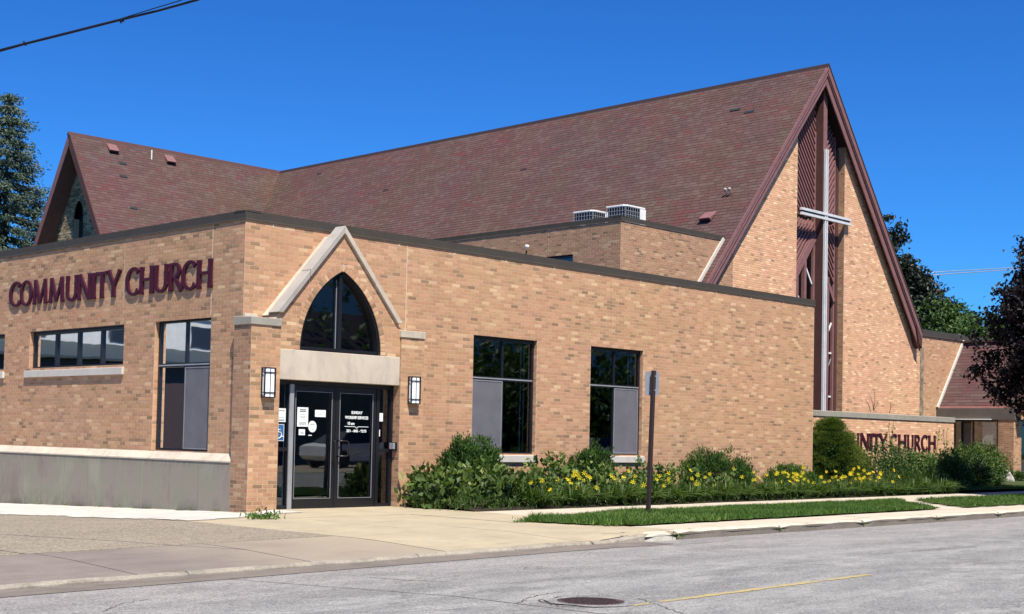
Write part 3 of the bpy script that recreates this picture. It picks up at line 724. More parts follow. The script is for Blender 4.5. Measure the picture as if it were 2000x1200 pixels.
# gable body above the arch (solid sides, hollow behind the window)
def gbody(sg):
    mb = MB(); pts = []
    for i in range(15):
        dz = 1.42*i/14; pts.append((ARX+sg*arch_half(dz, .04), dz+ARZ))
    out = [(GA[0]+.0*sg, GA[1]), (GA[0]+sg*(GA[1]-ARZ-.35)/GS, ARZ+.35), (P2[0] if sg > 0 else P1[1], ARZ)]
    poly = pts+[(ARX, ARZ+1.49)]+out
    mb.prism([(x_, FY+.004, z_) for x_, z_ in poly], (0, .38, 0)); return mb.build('gable_body', 'mortar', wing)
gbody(-1); gbody(1)
# arch bricks (a ring of headers)
for sg in (-1, 1):
    amax = math.acos(ARC/(ARR)); n_ = 25
    for i in range(n_):
        a0 = amax*(i+.09)/n_; a1 = amax*(i+.91)/n_; ri, ro = ARR+.004, ARR+.104
        P = [(ARX+sg*(r_*math.cos(q)-ARC), ARZ+r_*math.sin(q)) for r_, q in ((ri, a0), (ro, a0), (ro, a1), (ri, a1))]
        mb = MB(); mb.prism([(x_, FY-.0025, z_) for x_, z_ in P], (0, .0255, 0), t=float(rng.choice(TINTS))); mb.build('arch_brick', 'brick', wing)
rm = MB()
for sg in (-1, 1):
    P0 = None
    for i in range(27):
        q = math.acos(ARC/(ARR+.1))*i/26; A = [(ARX+sg*(r_*math.cos(q)-ARC), FY+.002, ARZ+r_*math.sin(q)) for r_ in (ARR-.0, ARR+.112)]
        if P0: rm.face([P0[0], P0[1], A[1], A[0]])
        P0 = A
rm.face([(ARX-.05, FY-.001, ARZ+1.45), (ARX, FY-.001, ARZ+1.41), (ARX+.05, FY-.001, ARZ+1.45), (ARX, FY-.001, ARZ+1.60)]); rm.build('arch_mortar', 'mortar', wing)
# arched window: frame ring, mullion, panes
awf = MB(); N_ = 24
for sg in (-1, 1):
    am = math.acos(ARC/ARR)
    for i in range(N_):
        q0, q1 = am*i/N_, am*(i+1)/N_
        def pt(r_, q, y_): return (ARX+sg*max(0.0, r_*math.cos(q)-ARC), y_, ARZ+.02+r_*math.sin(q))
        for (r0, r1, ya, yb) in ((ARR-.001, ARR-.05, FY+.03, -.16),):
            awf.hexa([pt(r0, q0, ya), pt(r1, q0, ya), pt(r1, q1, ya), pt(r0, q1, ya), pt(r0, q0, yb), pt(r1, q0, yb), pt(r1, q1, yb), pt(r0, q1, yb)])
awf.box((ARX-.88, FY+.05, ARZ+.012), (ARX+.88, -.17, ARZ+.065)); awf.box((ARX-.035, FY+.06, ARZ+.06), (ARX+.035, -.2, ARZ+1.36))
awin = awf.build('arched_window', 'black', wing)
for sg in (-1, 1):
    P = [(ARX+sg*.03, ARZ+.06)]+[(ARX+sg*arch_half(dz, -.03), ARZ+dz) for dz in np.linspace(.06, 1.36, 18)]
    P = [p for p in P if (p[0]-ARX)*sg >= .028]+[(ARX+sg*.03, ARZ+1.37)]
    m_ = MB(); m_.face([(x_, -.24, z_) for x_, z_ in (P if sg > 0 else P[::-1])]); m_.build('pane', 'glass', awin, fix=False)
    m_ = MB(); m_.box((ARX+sg*.036, -.262, ARZ+.07), (ARX+sg*.046, -.25, ARZ+1.28)); m_.build('trim', 'greyframe', awin)
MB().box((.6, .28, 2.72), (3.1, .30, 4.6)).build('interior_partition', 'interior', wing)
# coping stones of the portal gable
def cop(sg, t0, t1, y0, y1, up, th_, mat, zb=3.185):
    """slab on the slope between parameters t (0 foot, 1 apex)"""
    ap = Vector((GA[0], 0, GA[1]+up)); ft = Vector((GA[0]+sg*(GA[1]-zb)/GS, 0, zb+up)); d = ft-ap
    a_ = ap-d*0+d*(1-t1); b_ = ap+d*(1-t0); nrm = Vector((-d.z*sg, 0, d.x*sg)).normalized(); nrm = nrm if nrm.z > 0 else -nrm
    lo = Vector((0, 0, -th_*math.sqrt(1+GS*GS)))
    P = [a_, b_, b_+lo, a_+lo]
    if t0 == 0: P = [a_, b_, Vector((b_.x-sg*.0, 0, b_.z)), Vector((b_.x-sg*th_*1.55, 0, b_.z)), a_+lo]; P = [a_, b_, Vector((b_.x-sg*th_*1.45, 0, b_.z)), a_+lo]
    mb = MB(); mb.prism([(p.x, y0, p.z) for p in P], (0, y1-y0, 0)); return mb.build('coping_stone', mat, wing, bevel=.006)
for sg in (-1, 1):
    cop(sg, 0, .475, FY-.055, -.17, .115, .085, 'stone_w' if sg < 0 else 'stone'); cop(sg, .482, 1.0, FY-.057, -.172, .118, .086, 'stone_w' if sg < 0 else 'stone')
    cop(sg, 0, .925, -.165, -.002, .07, .075, 'stone')
# limestone lintel
MB().box((P1[1]+.003, FY-.008, 2.185), (P2[0]-.003, .0, 2.695)).build('lintel', 'stone', wing, bevel=.006)
# ---- glazed doors
DY = -.235; dr = thing('x', '', '') if 0 else None
fr = MB(); x0, x1 = P1[1]+.004, P2[0]-.004; zt = 2.18
fr.box((x0, DY, zt-.07), (x1, DY+.10, zt)); fr.box((x0, DY, -.02), (x0+.05, DY+.1, zt-.07)); fr.box((x1-.05, DY, -.02), (x1, DY+.1, zt-.07))
for c in (.845, 2.80): fr.box((c-.032, DY, -.02), (c+.032, DY+.1, zt-.07))
for a_, b_ in ((x0+.05, .813), (2.832, x1-.05)):
    fr.box((a_, DY+.01, -.02), (b_, DY+.09, .06)); fr.box((a_, DY+.01, .98), (b_, DY+.09, 1.04))
    q = MB()
entr = fr.build('entrance_frame', 'black', wing)
for a_, b_ in ((x0+.05, .813), (2.832, x1-.05)):
    for c, d in ((.06, .98), (1.04, zt-.07)):
        m_ = MB(); m_.face([(a_, DY+.05, c), (b_, DY+.05, c), (b_, DY+.05, d), (a_, DY+.05, d)]); m_.build('pane', 'glass', entr, fix=False)
MB().box((.815, DY-.035, -.01), (.90, DY-.002, 2.115)).build('sensor_post', 'greyframe', entr, bevel=.004)
def text(s, size, loc, rot, mat, parent, name='lettering', align='CENTER', ext=.0015, xs=1., bold=0.):
    cu = bpy.data.curves.new('t', 'FONT'); cu.body = s; cu.size = size; cu.align_x = align; cu.extrude = ext; cu.offset = bold
    o = bpy.data.objects.new('t', cu); COL.objects.link(o); dg = bpy.context.evaluated_depsgraph_get()
    me = bpy.data.meshes.new_from_object(o.evaluated_get(dg)); bpy.data.objects.remove(o)
    me.materials.clear(); me.materials.append(M[mat]); q = bpy.data.objects.new(name, me); COL.objects.link(q)
    attach(q, parent); q.location = loc; q.rotation_euler = rot; q.scale = (xs, 1, 1)
    return q
RF = (math.pi/2, 0, 0)
def door(x0, x1, handle_side, label):
    mb = MB(); y0, y1 = DY+.012, DY+.058; z0, z1 = .0, zt-.075; w_ = .085
    mb.box((x0, y0, z0), (x0+w_, y1, z1)); mb.box((x1-w_, y0, z0), (x1, y1, z1)); mb.box((x0+w_, y0, z1-.10), (x1-w_, y1, z1)); mb.box((x0+w_, y0, z0), (x1-w_, y1, z0+.17))
    d = mb.build('door', 'black', wing, bevel=.003, label=label)
    m_ = MB(); m_.face([(x0+w_, DY+.035, z0+.17), (x1-w_, DY+.035, z0+.17), (x1-w_, DY+.035, z1-.10), (x0+w_, DY+.035, z1-.10)]); m_.build('pane', 'glass', d, fix=False)
    m_ = MB(); bars(m_, (x0+w_-.006, x1-w_+.006, z0+.166, z1-.096), .009, DY+.004, DY+.013); m_.build('glazing_bead', 'greyframe' if 0 else 'screenframe', d)
    MB().box((x0+.05, DY+.062, .90), (x1-.05, DY+.10, .955)).build('push_bar', 'black', d, bevel=.006)
    xs_ = x1-.045 if handle_side == 'r' else x0+.045
    hb = MB(); s_ = -1 if handle_side == 'r' else 1
    if handle_side == 'l': hb.tube([(xs_, DY+.01, 1.17), (xs_, DY-.06, 1.17), (xs_+.17, DY-.06, 1.165), (xs_+.19, DY-.06, 1.15), (xs_+.19, DY-.06, .92), (xs_+.17, DY-.06, .905), (xs_, DY-.06, .90), (xs_, DY+.01, .90)], .013)
    else: hb.tube([(xs_, DY+.01, 1.17), (xs_, DY-.055, 1.16), (xs_, DY-.055, .80), (xs_, DY+.01, .79)], .014)
    hb.build('handle', 'black', d, smooth=True)
    return d
d1 = door(.882, 1.835, 'r', 'left glass door with paper notices'); d2 = door(1.845, 2.763, 'l', 'right glass door with white service lettering')
# notices on the left door
def notice(parent, x0, x1, z0, z1, lines, mat='paper', name='notice'):
    o = MB().box((x0, DY+.026, z0), (x1, DY+.030, z1)).build(name, mat, parent)
    if lines:
        ln = MB()
        for zz, a_, b_, t_ in lines: ln.box((x0+(x1-x0)*a_, DY+.0245, z0+(z1-z0)*zz), (x0+(x1-x0)*b_, DY+.0262, z0+(z1-z0)*zz+t_))
        ln.build('print', 'print', parent)
    return o
notice(d1, 1.02, 1.25, 1.40, 1.73, [(.85, .22, .78, .018), (.76, .2, .8, .018), (.62, .3, .7, .005), (.5, .25, .75, .007), (.44, .3, .7, .005), (.22, .15, .85, .006), (.16, .15, .85, .006), (.1, .2, .8, .006)])
notice(d1, 1.40, 1.63, 1.575, 1.695, [(.7, .3, .7, .004), (.35, .4, .6, .006)])
notice(d1, 1.06, 1.19, 1.255, 1.355, [(.3, .25, .8, .014), (.65, .5, .7, .006)])
cm = MB(); cx_, cz_ = 1.345, 1.405; cm.prism([(cx_+.088*math.cos(i*math.pi/12), DY+.022, cz_+.098*math.sin(i*math.pi/12)) for i in range(24)], (0, .004, 0)); cm.build('round_sticker', 'paper', d1)
cp_ = MB(); cp_.box((cx_-.05, DY+.0205, cz_+.035), (cx_+.05, DY+.0222, cz_+.042)); cp_.box((cx_-.06, DY+.0205, cz_-.01), (cx_+.06, DY+.0222, cz_-.004)); cp_.box((cx_-.04, DY+.0205, cz_-.045), (cx_+.04, DY+.0222, cz_-.039)); cp_.build('print', 'print', d1)
MB().box((1.265, DY+.022, 1.247), (1.335, DY+.026, 1.262)).build('sticker', 'paper', d1)
tx = 2.325
text('SUNDAY', .068, (tx, DY+.022, 1.648), RF, 'paper', d2, bold=.002, xs=.92); text('WORSHIP SERVICES', .072, (tx, DY+.022, 1.558), RF, 'paper', d2, xs=.83, bold=.002)
text('10 am', .068, (tx-.13, DY+.022, 1.455), RF, 'paper', d2, xs=.95, bold=.002); text('231 - 845 - 9275', .064, (tx, DY+.022, 1.325), RF, 'paper', d2, xs=1.05, bold=.002)
br = MB()
for a_, b_ in (((-.27, 0), (-.04, 0)), ((-.04, 0), (0, -.028)), ((0, -.028), (.04, 0)), ((.04, 0), (.27, 0))): br.beam((tx+a_[0], DY+.022, 1.423+a_[1]), (tx+b_[0], DY+.022, 1.423+b_[1]), .003, .009)
br.build('bracket_line', 'paper', d2)
# accessible sign and paper in the left side light, stickers in the right one
MB().box((.53, DY+.044, 1.145), (.765, DY+.048, 1.435)).build('accessible_sign', 'blue', entr); ob = MB(); bars(ob, (.535, .76, 1.15, 1.43), .007, DY+.042, DY+.0445); ob.build('sign_border', 'paper', entr)
wc_ = MB(); cxs, czs = .645, 1.255
wc_.tube([(cxs+.062*math.cos(q), DY+.041, czs+.062*math.sin(q)) for q in np.linspace(math.radians(150), math.radians(385), 16)], .007, 5)
wc_.tube([(cxs-.01, DY+.041, czs+.115), (cxs-.004, DY+.041, czs+.045), (cxs+.05, DY+.041, czs+.04), (cxs+.075, DY+.041, czs-.035), (cxs+.1, DY+.041, czs-.03)], .009, 5)
wc_.tube([(cxs-.008, DY+.041, czs+.085), (cxs+.045, DY+.041, czs+.085)], .006, 5); wc_.tube([(cxs-.012, DY+.041, czs+.132), (cxs-.012, DY+.041, czs+.152)], .011, 6)
wc_.build('wheelchair_symbol', 'paper', entr)
notice(entr, .545, .775, 1.47, 1.70, [(.8, .1, .9, .012), (.3, .1, .9, .006), (.18, .1, .9, .006), (.08, .1, .9, .012)])
notice(entr, 2.845, 2.935, 1.53, 1.68, []); notice(entr, 2.833, 2.875, 1.26, 1.38, [])
# push button box on the right jamb
pb = MB(); pb.box((3.10, -.375, 1.01), (3.152, -.25, 1.16)); ob = pb.build('door_opener_box', 'black', entr, bevel=.004); MB().box((3.055, -.372, 1.035), (3.10, -.262, 1.145)).build('push_button', 'greyframe', entr, bevel=.004)
MB().box((.3, DY-.05, -.10), (3.3, .25, -.012)).build('threshold', 'apron', wing)
# vestibule behind the doors
vb = MB(); vb.box((.50, .9, -.05), (.54, 3.3, 2.6)); vb.box((3.6, .2, -.05), (3.64, 3.3, 2.6)); vb.build('vestibule_wall', 'interior_lt', wing)
vd = MB(); vd.box((.6, 3.28, 0), (1.4, 3.34, 2.1)); vd.box((2.2, 3.28, 0), (3.1, 3.34, 2.1)); vd.build('inner_door', 'interior_lt', wing)
ms = MB(); ms.prism([(1.45, 1.0, .0), (1.95, 1.0, .0), (1.72, 1.0, .62)], (.1, .5, 0)); ms.build('floor_stand', 'paper', wing)
MB().box((.26, .008, -.3), (.475, .30, 3.19)).build('wall_core', 'mortar', wing)
MB().box((3.155, .008, -.3), (3.25, .30, 3.19)).build('wall_core', 'mortar', wing)

# ---- wall lanterns beside the door
def sconce(x, label):
    t = thing('wall_lantern', label, 'wall light', (x, PF, 1.86), group='lanterns beside the entrance')
    y0, y1 = PF-.115, PF-.002; hw = .105; z0, z1 = 1.862, 2.36; mb = MB(); MB().box((x-hw+.01, PF-.02, z0+.01), (x+hw-.01, PF-.001, z1-.01)).build('back_plate', 'black', t)
    prof = [(-hw, -.02), (-hw, -.115), (hw, -.115), (hw, -.02)]
    MB().prism([(x+a_, PF+b_, z0+.012) for a_, b_ in ((-hw+.012, -.02), (-hw+.012, -.095), (-hw+.03, -.107), (hw-.03, -.107), (hw-.012, -.095), (hw-.012, -.02))], (0, 0, z1-z0-.024)).build('diffuser', 'opal', t)
    fr = MB()
    for sx in (-1, 1): fr.box((x+sx*hw-.009, y0+.004, z0), (x+sx*hw+.009, y0+.02, z1)); fr.box((x+sx*hw-.004, y0+.02, z0), (x+sx*hw+.004, y1, z0+.015)); fr.box((x+sx*hw-.004, y0+.02, z1-.015), (x+sx*hw+.004, y1, z1)); fr.box((x+sx*hw-.005, y1-.03, z0), (x+sx*hw+.005, y1, z1))
    for zz in (z0, z1-.014): fr.box((x-hw, y0+.002, zz), (x+hw, y1, zz+.014))
    for zz in (z0+.075, z1-.09): fr.box((x-hw-.012, y0-.004, zz), (x+hw+.012, y0+.010, zz+.016)); fr.box((x-hw-.006, y0, zz), (x-hw+.002, y1, zz+.014)); fr.box((x+hw-.002, y0, zz), (x+hw+.006, y1, zz+.014))
    fr.box((x-.005, y0, z0+.01), (x+.005, y0+.012, z1-.01)); fr.build('cage', 'black', t)
sconce(.205, 'black caged white wall lantern on the left brick pier of the entrance'); sconce(3.435, 'black caged white wall lantern on the right brick pier of the entrance')

# ---- raised letters: stems flare towards their ends
def stroke(a_, b_, w0, w1, wm):
    """flared stroke polygon from a to b"""
    a_ = np.array(a_, float); b_ = np.array(b_, float); d = (b_-a_)/np.linalg.norm(b_-a_); n_ = np.array([-d[1], d[0]]); L = np.linalg.norm(b_-a_); P = []
    for t, ww in ((0, w0), (.08, (w0*.55+wm*.45)), (.25, wm), (.75, wm), (.92, (w1*.55+wm*.45)), (1, w1)): P.append(a_+d*L*t+n_*ww/2)
    for t, ww in ((1, w1), (.92, (w1*.55+wm*.45)), (.75, wm), (.25, wm), (.08, (w0*.55+wm*.45)), (0, w0)): P.append(a_+d*L*t-n_*ww/2)
    return [tuple(p) for p in P]
def ringpoly(cx, cy, rx, ry, a0, a1, wt, wn, n_=26, taper=0):
    """stroke along an ellipse, thick wt at the sides and thin wn at top/bottom"""
    o, i = [], []
    for k in range(n_+1):
        q = math.radians(a0+(a1-a0)*k/n_); th = wn+(wt-wn)*abs(math.cos(q))**1.5
        if taper: th *= 1+taper*max(0, 1-min(k, n_-k)/3.)
        o.append((cx+rx*math.cos(q), cy+ry*math.sin(q))); i.append((cx+(rx-th)*math.cos(q), cy+(ry-th)*math.sin(q)))
    return o+i[::-1]
SW, TW = .155, .10
GL = {'I': (.20, [stroke((.10, 0), (.10, 1), .21, .21, SW)]),
 'H': (.74, [stroke((.10, 0), (.10, 1), .21, .21, SW), stroke((.64, 0), (.64, 1), .21, .21, SW), stroke((.12, .53), (.62, .53), .11, .11, .10)]),
 'T': (.66, [stroke((.33, 0), (.33, .96), .21, .17, SW), stroke((.0, .945), (.66, .945), .17, .17, .11)]),
 'U': (.72, [stroke((.10, .28), (.10, 1), SW, .21, SW), stroke((.62, .28), (.62, 1), SW*.9, .20, SW*.9), ringpoly(.36, .335, .3375, .355, 180, 360, SW, .115, 18)]),
 'N': (.78, [stroke((.09, 0), (.09, 1), .18, .17, .125), stroke((.69, 0), (.69, 1), .17, .18, .125), stroke((.11, .98), (.67, .03), .17, .17, .165)]),
 'M': (.98, [stroke((.10, 0), (.17, 1), .17, .14, .12), stroke((.88, 0), (.81, 1), .20, .17, .155), stroke((.17, .98), (.49, .05), .17, .13, .16), stroke((.81, .98), (.49, .05), .13, .10, .11)]),
 'Y': (.72, [stroke((.36, 0), (.36, .5), .21, SW, SW), stroke((.36, .42), (.08, 1), SW, .20, SW), stroke((.36, .42), (.66, 1), .12, .17, .115)]),
 'O': (.86, [ringpoly(.43, .5, .43, .53, 0, 360, .17, .10, 40)]),
 'C': (.74, [ringpoly(.44, .5, .44, .53, 48, 312, .17, .105, 30, .35)]),
 'R': (.72, [stroke((.10, 0), (.10, 1), .21, .18, SW), ringpoly(.30, .735, .30, .275, -90, 90, .16, .10, 16), stroke((.08, .96), (.31, .96), .10, .10, .10), stroke((.12, .51), (.31, .51), .10, .10, .10), stroke((.30, .50), (.66, .0), .14, .20, .165)])}
def letter_mesh(ch, H, depth):
    _, polys = GL[ch]; me = bpy.data.meshes.new('letter'); bm = bmesh.new()
    for pi, P in enumerate(polys):
        cu = bpy.data.curves.new('c', 'CURVE'); cu.dimensions = '2D'; cu.fill_mode = 'BOTH'; cu.extrude = (depth/2)*(1-.006*pi)
        if ch == 'O': n2 = len(P)//2; loops = [P[:n2-1], P[n2:-1]]
        else: loops = [P]
        for L_ in loops:
            sp = cu.splines.new('POLY'); sp.points.add(len(L_)-1); sp.use_cyclic_u = True
            for k, (x_, y_) in enumerate(L_): sp.points[k].co = (x_*H, y_*H, 0, 1)
        o = bpy.data.objects.new('c', cu); COL.objects.link(o); m2 = bpy.data.meshes.new_from_object(o.evaluated_get(bpy.context.evaluated_depsgraph_get())); bpy.data.objects.remove(o); bm.from_mesh(m2)
    bm.to_mesh(me); bm.free(); me.materials.append(M['maroon']); return me
def letters(root, spec, H, place, rotz, depth, sx=1.):
    cache = {}
    for ch, u0, u1 in spec:
        if ch not in cache: cache[ch] = letter_mesh(ch, H, depth)
        o = bpy.data.objects.new('letter', cache[ch]); COL.objects.link(o); attach(o, root)
        o.location = place(u0); o.rotation_euler = (math.pi/2, 0, rotz); o.scale = ((u1-u0)/(GL[ch][0]*H), 1, 1); o['label'] = 'maroon letter '+ch
# big lettering on the side wall; u measured along -Y
LY = [('C', 18, 40), ('O', 39, 62.5), ('M', 63.5, 92), ('M', 94.5, 125), ('U', 128, 151), ('N', 151, 177), ('I', 178, 186), ('T', 187, 210), ('Y', 207.5, 235), ('C', 244.5, 271), ('H', 272, 299), ('U', 300, 327), ('R', 329, 356), ('C', 353.5, 382), ('H', 383.5, 413.5)]
YB = 560
def ly(px): return onX(px, 560-.06*px, -.04)[1]
sg_ = thing('wall_lettering', 'large maroon COMMUNITY CHURCH letters on the sloping-light side wall above the windows', 'sign letters', (-.06, 4.6, 3.7))
sg_['label'] = 'large raised maroon COMMUNITY CHURCH letters on the side wall above the windows'
letters(sg_, [(c, -ly(a_), -ly(b_)) for c, a_, b_ in LY], .50, lambda u: (-.025, -u, 3.742+.006*(-u)), H90, .036)

# ================================================================== UPPER FLAT BLOCK
bx0, by0, bz = 15.9, 5.09, 7.32
ub = thing('upper_block', 'raised flat-roofed brick block behind the wing parapet, carrying the air conditioners', 'building', (18, 8, 4.9))
wn = (6.84, 7.85, 5.4, 6.50)
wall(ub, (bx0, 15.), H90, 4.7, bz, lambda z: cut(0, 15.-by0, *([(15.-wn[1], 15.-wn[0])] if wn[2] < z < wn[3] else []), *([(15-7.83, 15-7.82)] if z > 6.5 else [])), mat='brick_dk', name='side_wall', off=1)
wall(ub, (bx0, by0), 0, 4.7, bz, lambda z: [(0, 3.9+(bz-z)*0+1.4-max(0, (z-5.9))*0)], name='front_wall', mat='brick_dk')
MB().box((bx0+.01, by0+.01, 4.7), (bx0+5.0, by0+.1, bz)).build('wall_core', 'mortar', ub); MB().box((bx0+.01, by0+.1, 4.7), (bx0+.1, 15., 5.4)).build('wall_core', 'mortar', ub)
MB().box((bx0+.05, by0+.05, bz-.15), (bx0+7, 15, bz-.05)).build('flat_roof', 'joint', ub)
m_ = MB(); 
for a_, b_ in ((by0-.022, 8.2), (8.204, 11.3), (11.304, 15.)):
    m_ = MB()
    m_.prism([(bx0+o, a_, z) for o, z in ((-.014, bz+.02), (-.024, bz), (-.018, bz+.02), (-.016, bz+.14), (.28, bz+.15), (.28, bz+.12), (0, bz+.12), (0, bz+.02))], (0, b_-a_, 0)); m_.build('coping', 'coping', ub)
m_ = MB(); m_.prism([(bx0-.022, by0+o, z) for o, z in ((-.014, bz+.02), (-.024, bz), (-.018, bz+.02), (-.016, bz+.14), (.28, bz+.15), (.28, bz+.12), (0, bz+.12), (0, bz+.02))], (5.2, 0, 0)); m_.build('coping', 'coping', ub)
fr = MB(); bars(fr, (wn[0], wn[1], wn[2], wn[3]), .05, bx0+.07, bx0+.14, 'y'); wo_ = fr.build('window', 'black', ub); m_ = MB(); m_.face([(bx0+.11, wn[0], wn[2]), (bx0+.11, wn[1], wn[2]), (bx0+.11, wn[1], wn[3]), (bx0+.11, wn[0], wn[3])]); m_.build('pane', 'glass_dk', wo_, fix=False)
MB().box((bx0+.14, wn[0]-.1, wn[2]-.1), (bx0+.2, wn[1]+.1, wn[3]+.1)).build('window_back', 'black', wo_)
fl = thing('floodlight', 'small white-headed floodlight on an arm on the raised block wall', 'light', (bx0-.03, 8.5, 6.55))
m_ = MB(); m_.tube([(bx0-.0, 8.62, 6.5), (bx0-.10, 8.58, 6.62), (bx0-.16, 8.5, 6.80)], .022); m_.build('arm', 'dark_brown', fl, smooth=True)
m_ = MB(); m_.tube([(bx0-.15, 8.52, 6.76), (bx0-.17, 8.48, 6.85), (bx0-.18, 8.46, 6.90)], [.03, .055, .06], 10); m_.build('lamp_head', 'white', fl, smooth=True)
def ac(cx_, cy_, z0, sx, sy, hh, label):
    t = thing('air_conditioner', label, 'air conditioner', (cx_+sx/2, cy_+sy/2, z0), group='air conditioners on the raised block')
    x0, x1, y0, y1 = cx_, cx_+sx, cy_, cy_+sy; z1 = z0+hh
    MB().box((x0+.04, y0+.04, z0+.02), (x1-.04, y1-.04, z1-.06)).build('coil', 'acdark', t)
    m_ = MB(); b_ = .10
    m_.prism([(x0-.01, y0+b_, z1-.05), (x0+b_, y0-.01, z1-.05), (x1-b_*.4, y0-.01, z1-.05), (x1+.01, y0+b_*.4, z1-.05), (x1+.01, y1, z1-.05), (x0-.01, y1, z1-.05)], (0, 0, .05)); m_.build('top_panel', 'white', t, bevel=.008)
    MB().box((x1-.27, y0-.006, z0), (x1+.004, y0+.25, z1-.05)).build('service_panel', 'white', t, bevel=.006)
    MB().box((x0-.01, y0-.01, z0-.08), (x1+.01, y1, z0+.03)).build('base_pan', 'white', t)
    gr = MB(); n_ = 7
    for k in range(n_+1): yy = y0+.02+(sy-.04)*k/n_; gr.box((x0-.004, yy-.006, z0), (x0+.006, yy+.006, z1-.05))
    for k in range(7): xx = x0+.02+(sx-.30)*k/6; gr.box((xx-.006, y0-.004, z0), (xx+.006, y0+.006, z1-.05))
    nz = int((hh-.05)/.11)
    for k in range(nz+1): zz = z0+(hh-.06)*k/nz; gr.box((x0-.006, y0, zz-.006), (x0+.004, y1, zz+.006)); gr.box((x0, y0-.006, zz-.006), (x1-.27, y0+.004, zz+.006))
    gr.build('grille', 'greyframe', t)
    MB().box((x0-.012, y0+sy*.35, z0+.40), (x0-.004, y0+sy*.62, z0+.45)).build('badge', 'white', t)
ac(18.15, 6.8, 7.40, .95, .75, .86, 'white-topped air conditioner standing right of the other, at the corner of the raised block'); ac(18.3, 8.2, 7.40, .85, .80, .86, 'white-topped air conditioner standing lower and left of the other on the raised block')

# ================================================================== SANCTUARY
RX, RZ, RY0 = 26.03, 13.72, 4.85; mL, mR = 1.195, 1.285
RYB = 34.6                                   # transept ridge line
san = thing('sanctuary', 'tall steep-roofed brick sanctuary with the cross on its gable front', 'building', (26, 15, 0))
WYF = 5.12; RBK = 5.40                       # brick front plane, recess back plane
OX0, OX1 = 24.72, 27.60                      # recess opening
GX0, GX1 = 19.2, 32.9
def zr(x): return RZ-.30-(RX-x)*mL if x < RX else RZ-.30-(x-RX)*mR
def san_ints(z):
    top = RZ-.35
    a_ = max(GX0, RX-(top-z)/mL); b_ = min(GX1, RX+(top-z)/mR)
    if b_ <= a_: return []
    return [(p-GX0, q-GX0) for p, q in cut(a_, b_, (OX0, OX1))]
TPG = np.array([.012, .02, .04, .09, .13, .15, .14, .13, .12, .09, .055, .023]); TPG = TPG/TPG.sum()
wall(san, (GX0, WYF), 0, -.2, 13.2, lambda z: [q for q in san_ints(z) if q[0] < OX0-GX0-.01], mat='brick_lt', mort='mortar_sh', name='gable_wall', tp=TPG, proud=.0028)
wall(san, (GX0, WYF), 0, -.2, 13.2, lambda z: [q for q in san_ints(z) if q[0] > OX0-GX0-.01], mat='brick_lt', mort='mortar_sh', name='gable_wall', tp=TPG, proud=.0028)
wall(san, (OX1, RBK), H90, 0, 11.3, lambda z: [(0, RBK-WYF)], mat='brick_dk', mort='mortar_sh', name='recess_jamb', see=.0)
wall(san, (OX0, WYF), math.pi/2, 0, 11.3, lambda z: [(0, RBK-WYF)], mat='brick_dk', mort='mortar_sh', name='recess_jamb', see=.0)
MB().box((GX1-.1, WYF+.01, -.2), (GX1-.002, 34, 5.0)).build('side_wall', 'mortar', san)
wall(san, (GX1, WYF), math.pi/2, -.2, 5.0, lambda z: [(0, .6)], mat='brick_dk', name='side_brick_face', see=0)
MB().box((GX0+.1, WYF+.02, -.2), (GX0+.2, 34, 5.2)).build('side_wall', 'mortar', san)
# recess: dark back, central fin, louvre slats, stained windows
MB().prism([(OX0, RBK+.10, 2.), (OX1, RBK+.10, 2.), (OX1, RBK+.10, 11.2), (RX, RBK+.10, 13.2), (OX0, RBK+.10, 11.6)], (0, .03, 0)).build('recess_back', 'black', san)
FXa, FXb = 26.17, 26.40
MB().box((FXa, WYF-.03, .3), (FXb, RBK+.12, 13.05)).build('fin', 'fascia_dk', san)
MB().box((FXa+.005, WYF-.045, 8.2), (FXb-.005, WYF-.031, 13.05)).build('fin_lit_face', 'fascia', san)  # sunlight on the fin front painted as a lighter strip, shaded sides kept dark
def slats(x0, x1, zlo, zhi, sgn, step, label):
    """diagonal battens; sgn +1 rises with x; only inside x0..x1 and between zlo(x), zhi(x)"""
    k = 1.25; c = -60.
    cs = np.arange(-40, 60, step)
    for c in cs:
        P = []
        for x in np.linspace(x0, x1, 25):
            z = c+sgn*k*(x-x0)
            if zlo(x) <= z <= zhi(x): P.append((x, z))
        if len(P) < 2: continue
        (xa, za), (xb, zb) = P[0], P[-1]
        MB().beam((xa, RBK-.02, za), (xb, RBK-.02, zb), .13, .052, up=Vector((-sgn*k, 0, 1)).normalized()).build('slat', 'fascia', san)
rake = lambda x: RZ-.55-(RX-x)*mL if x < RX else RZ-.55-(x-RX)*mR
zc = 8.70                                    # chevrons flip at the cross bar
dl = lambda x: 6.42+(x-OX0)*1.25             # lower edge, left side rises to the fin
dr_ = lambda x: 7.55-(x-FXb)*1.25            # lower edge, right side falls from the fin
slats(OX0+.02, FXa-.09, lambda x: zc, rake, -1, .23, 'l'); slats(FXb+.02, OX1-.28, lambda x: zc, rake, 1, .23, 'r')
slats(OX0+.02, FXa-.09, lambda x: dl(x)+.1, lambda x: zc-.05, 1, .23, 'l'); slats(FXb+.02, OX1-.28, lambda x: dr_(x)+.1, lambda x: zc-.05, -1, .23, 'r')
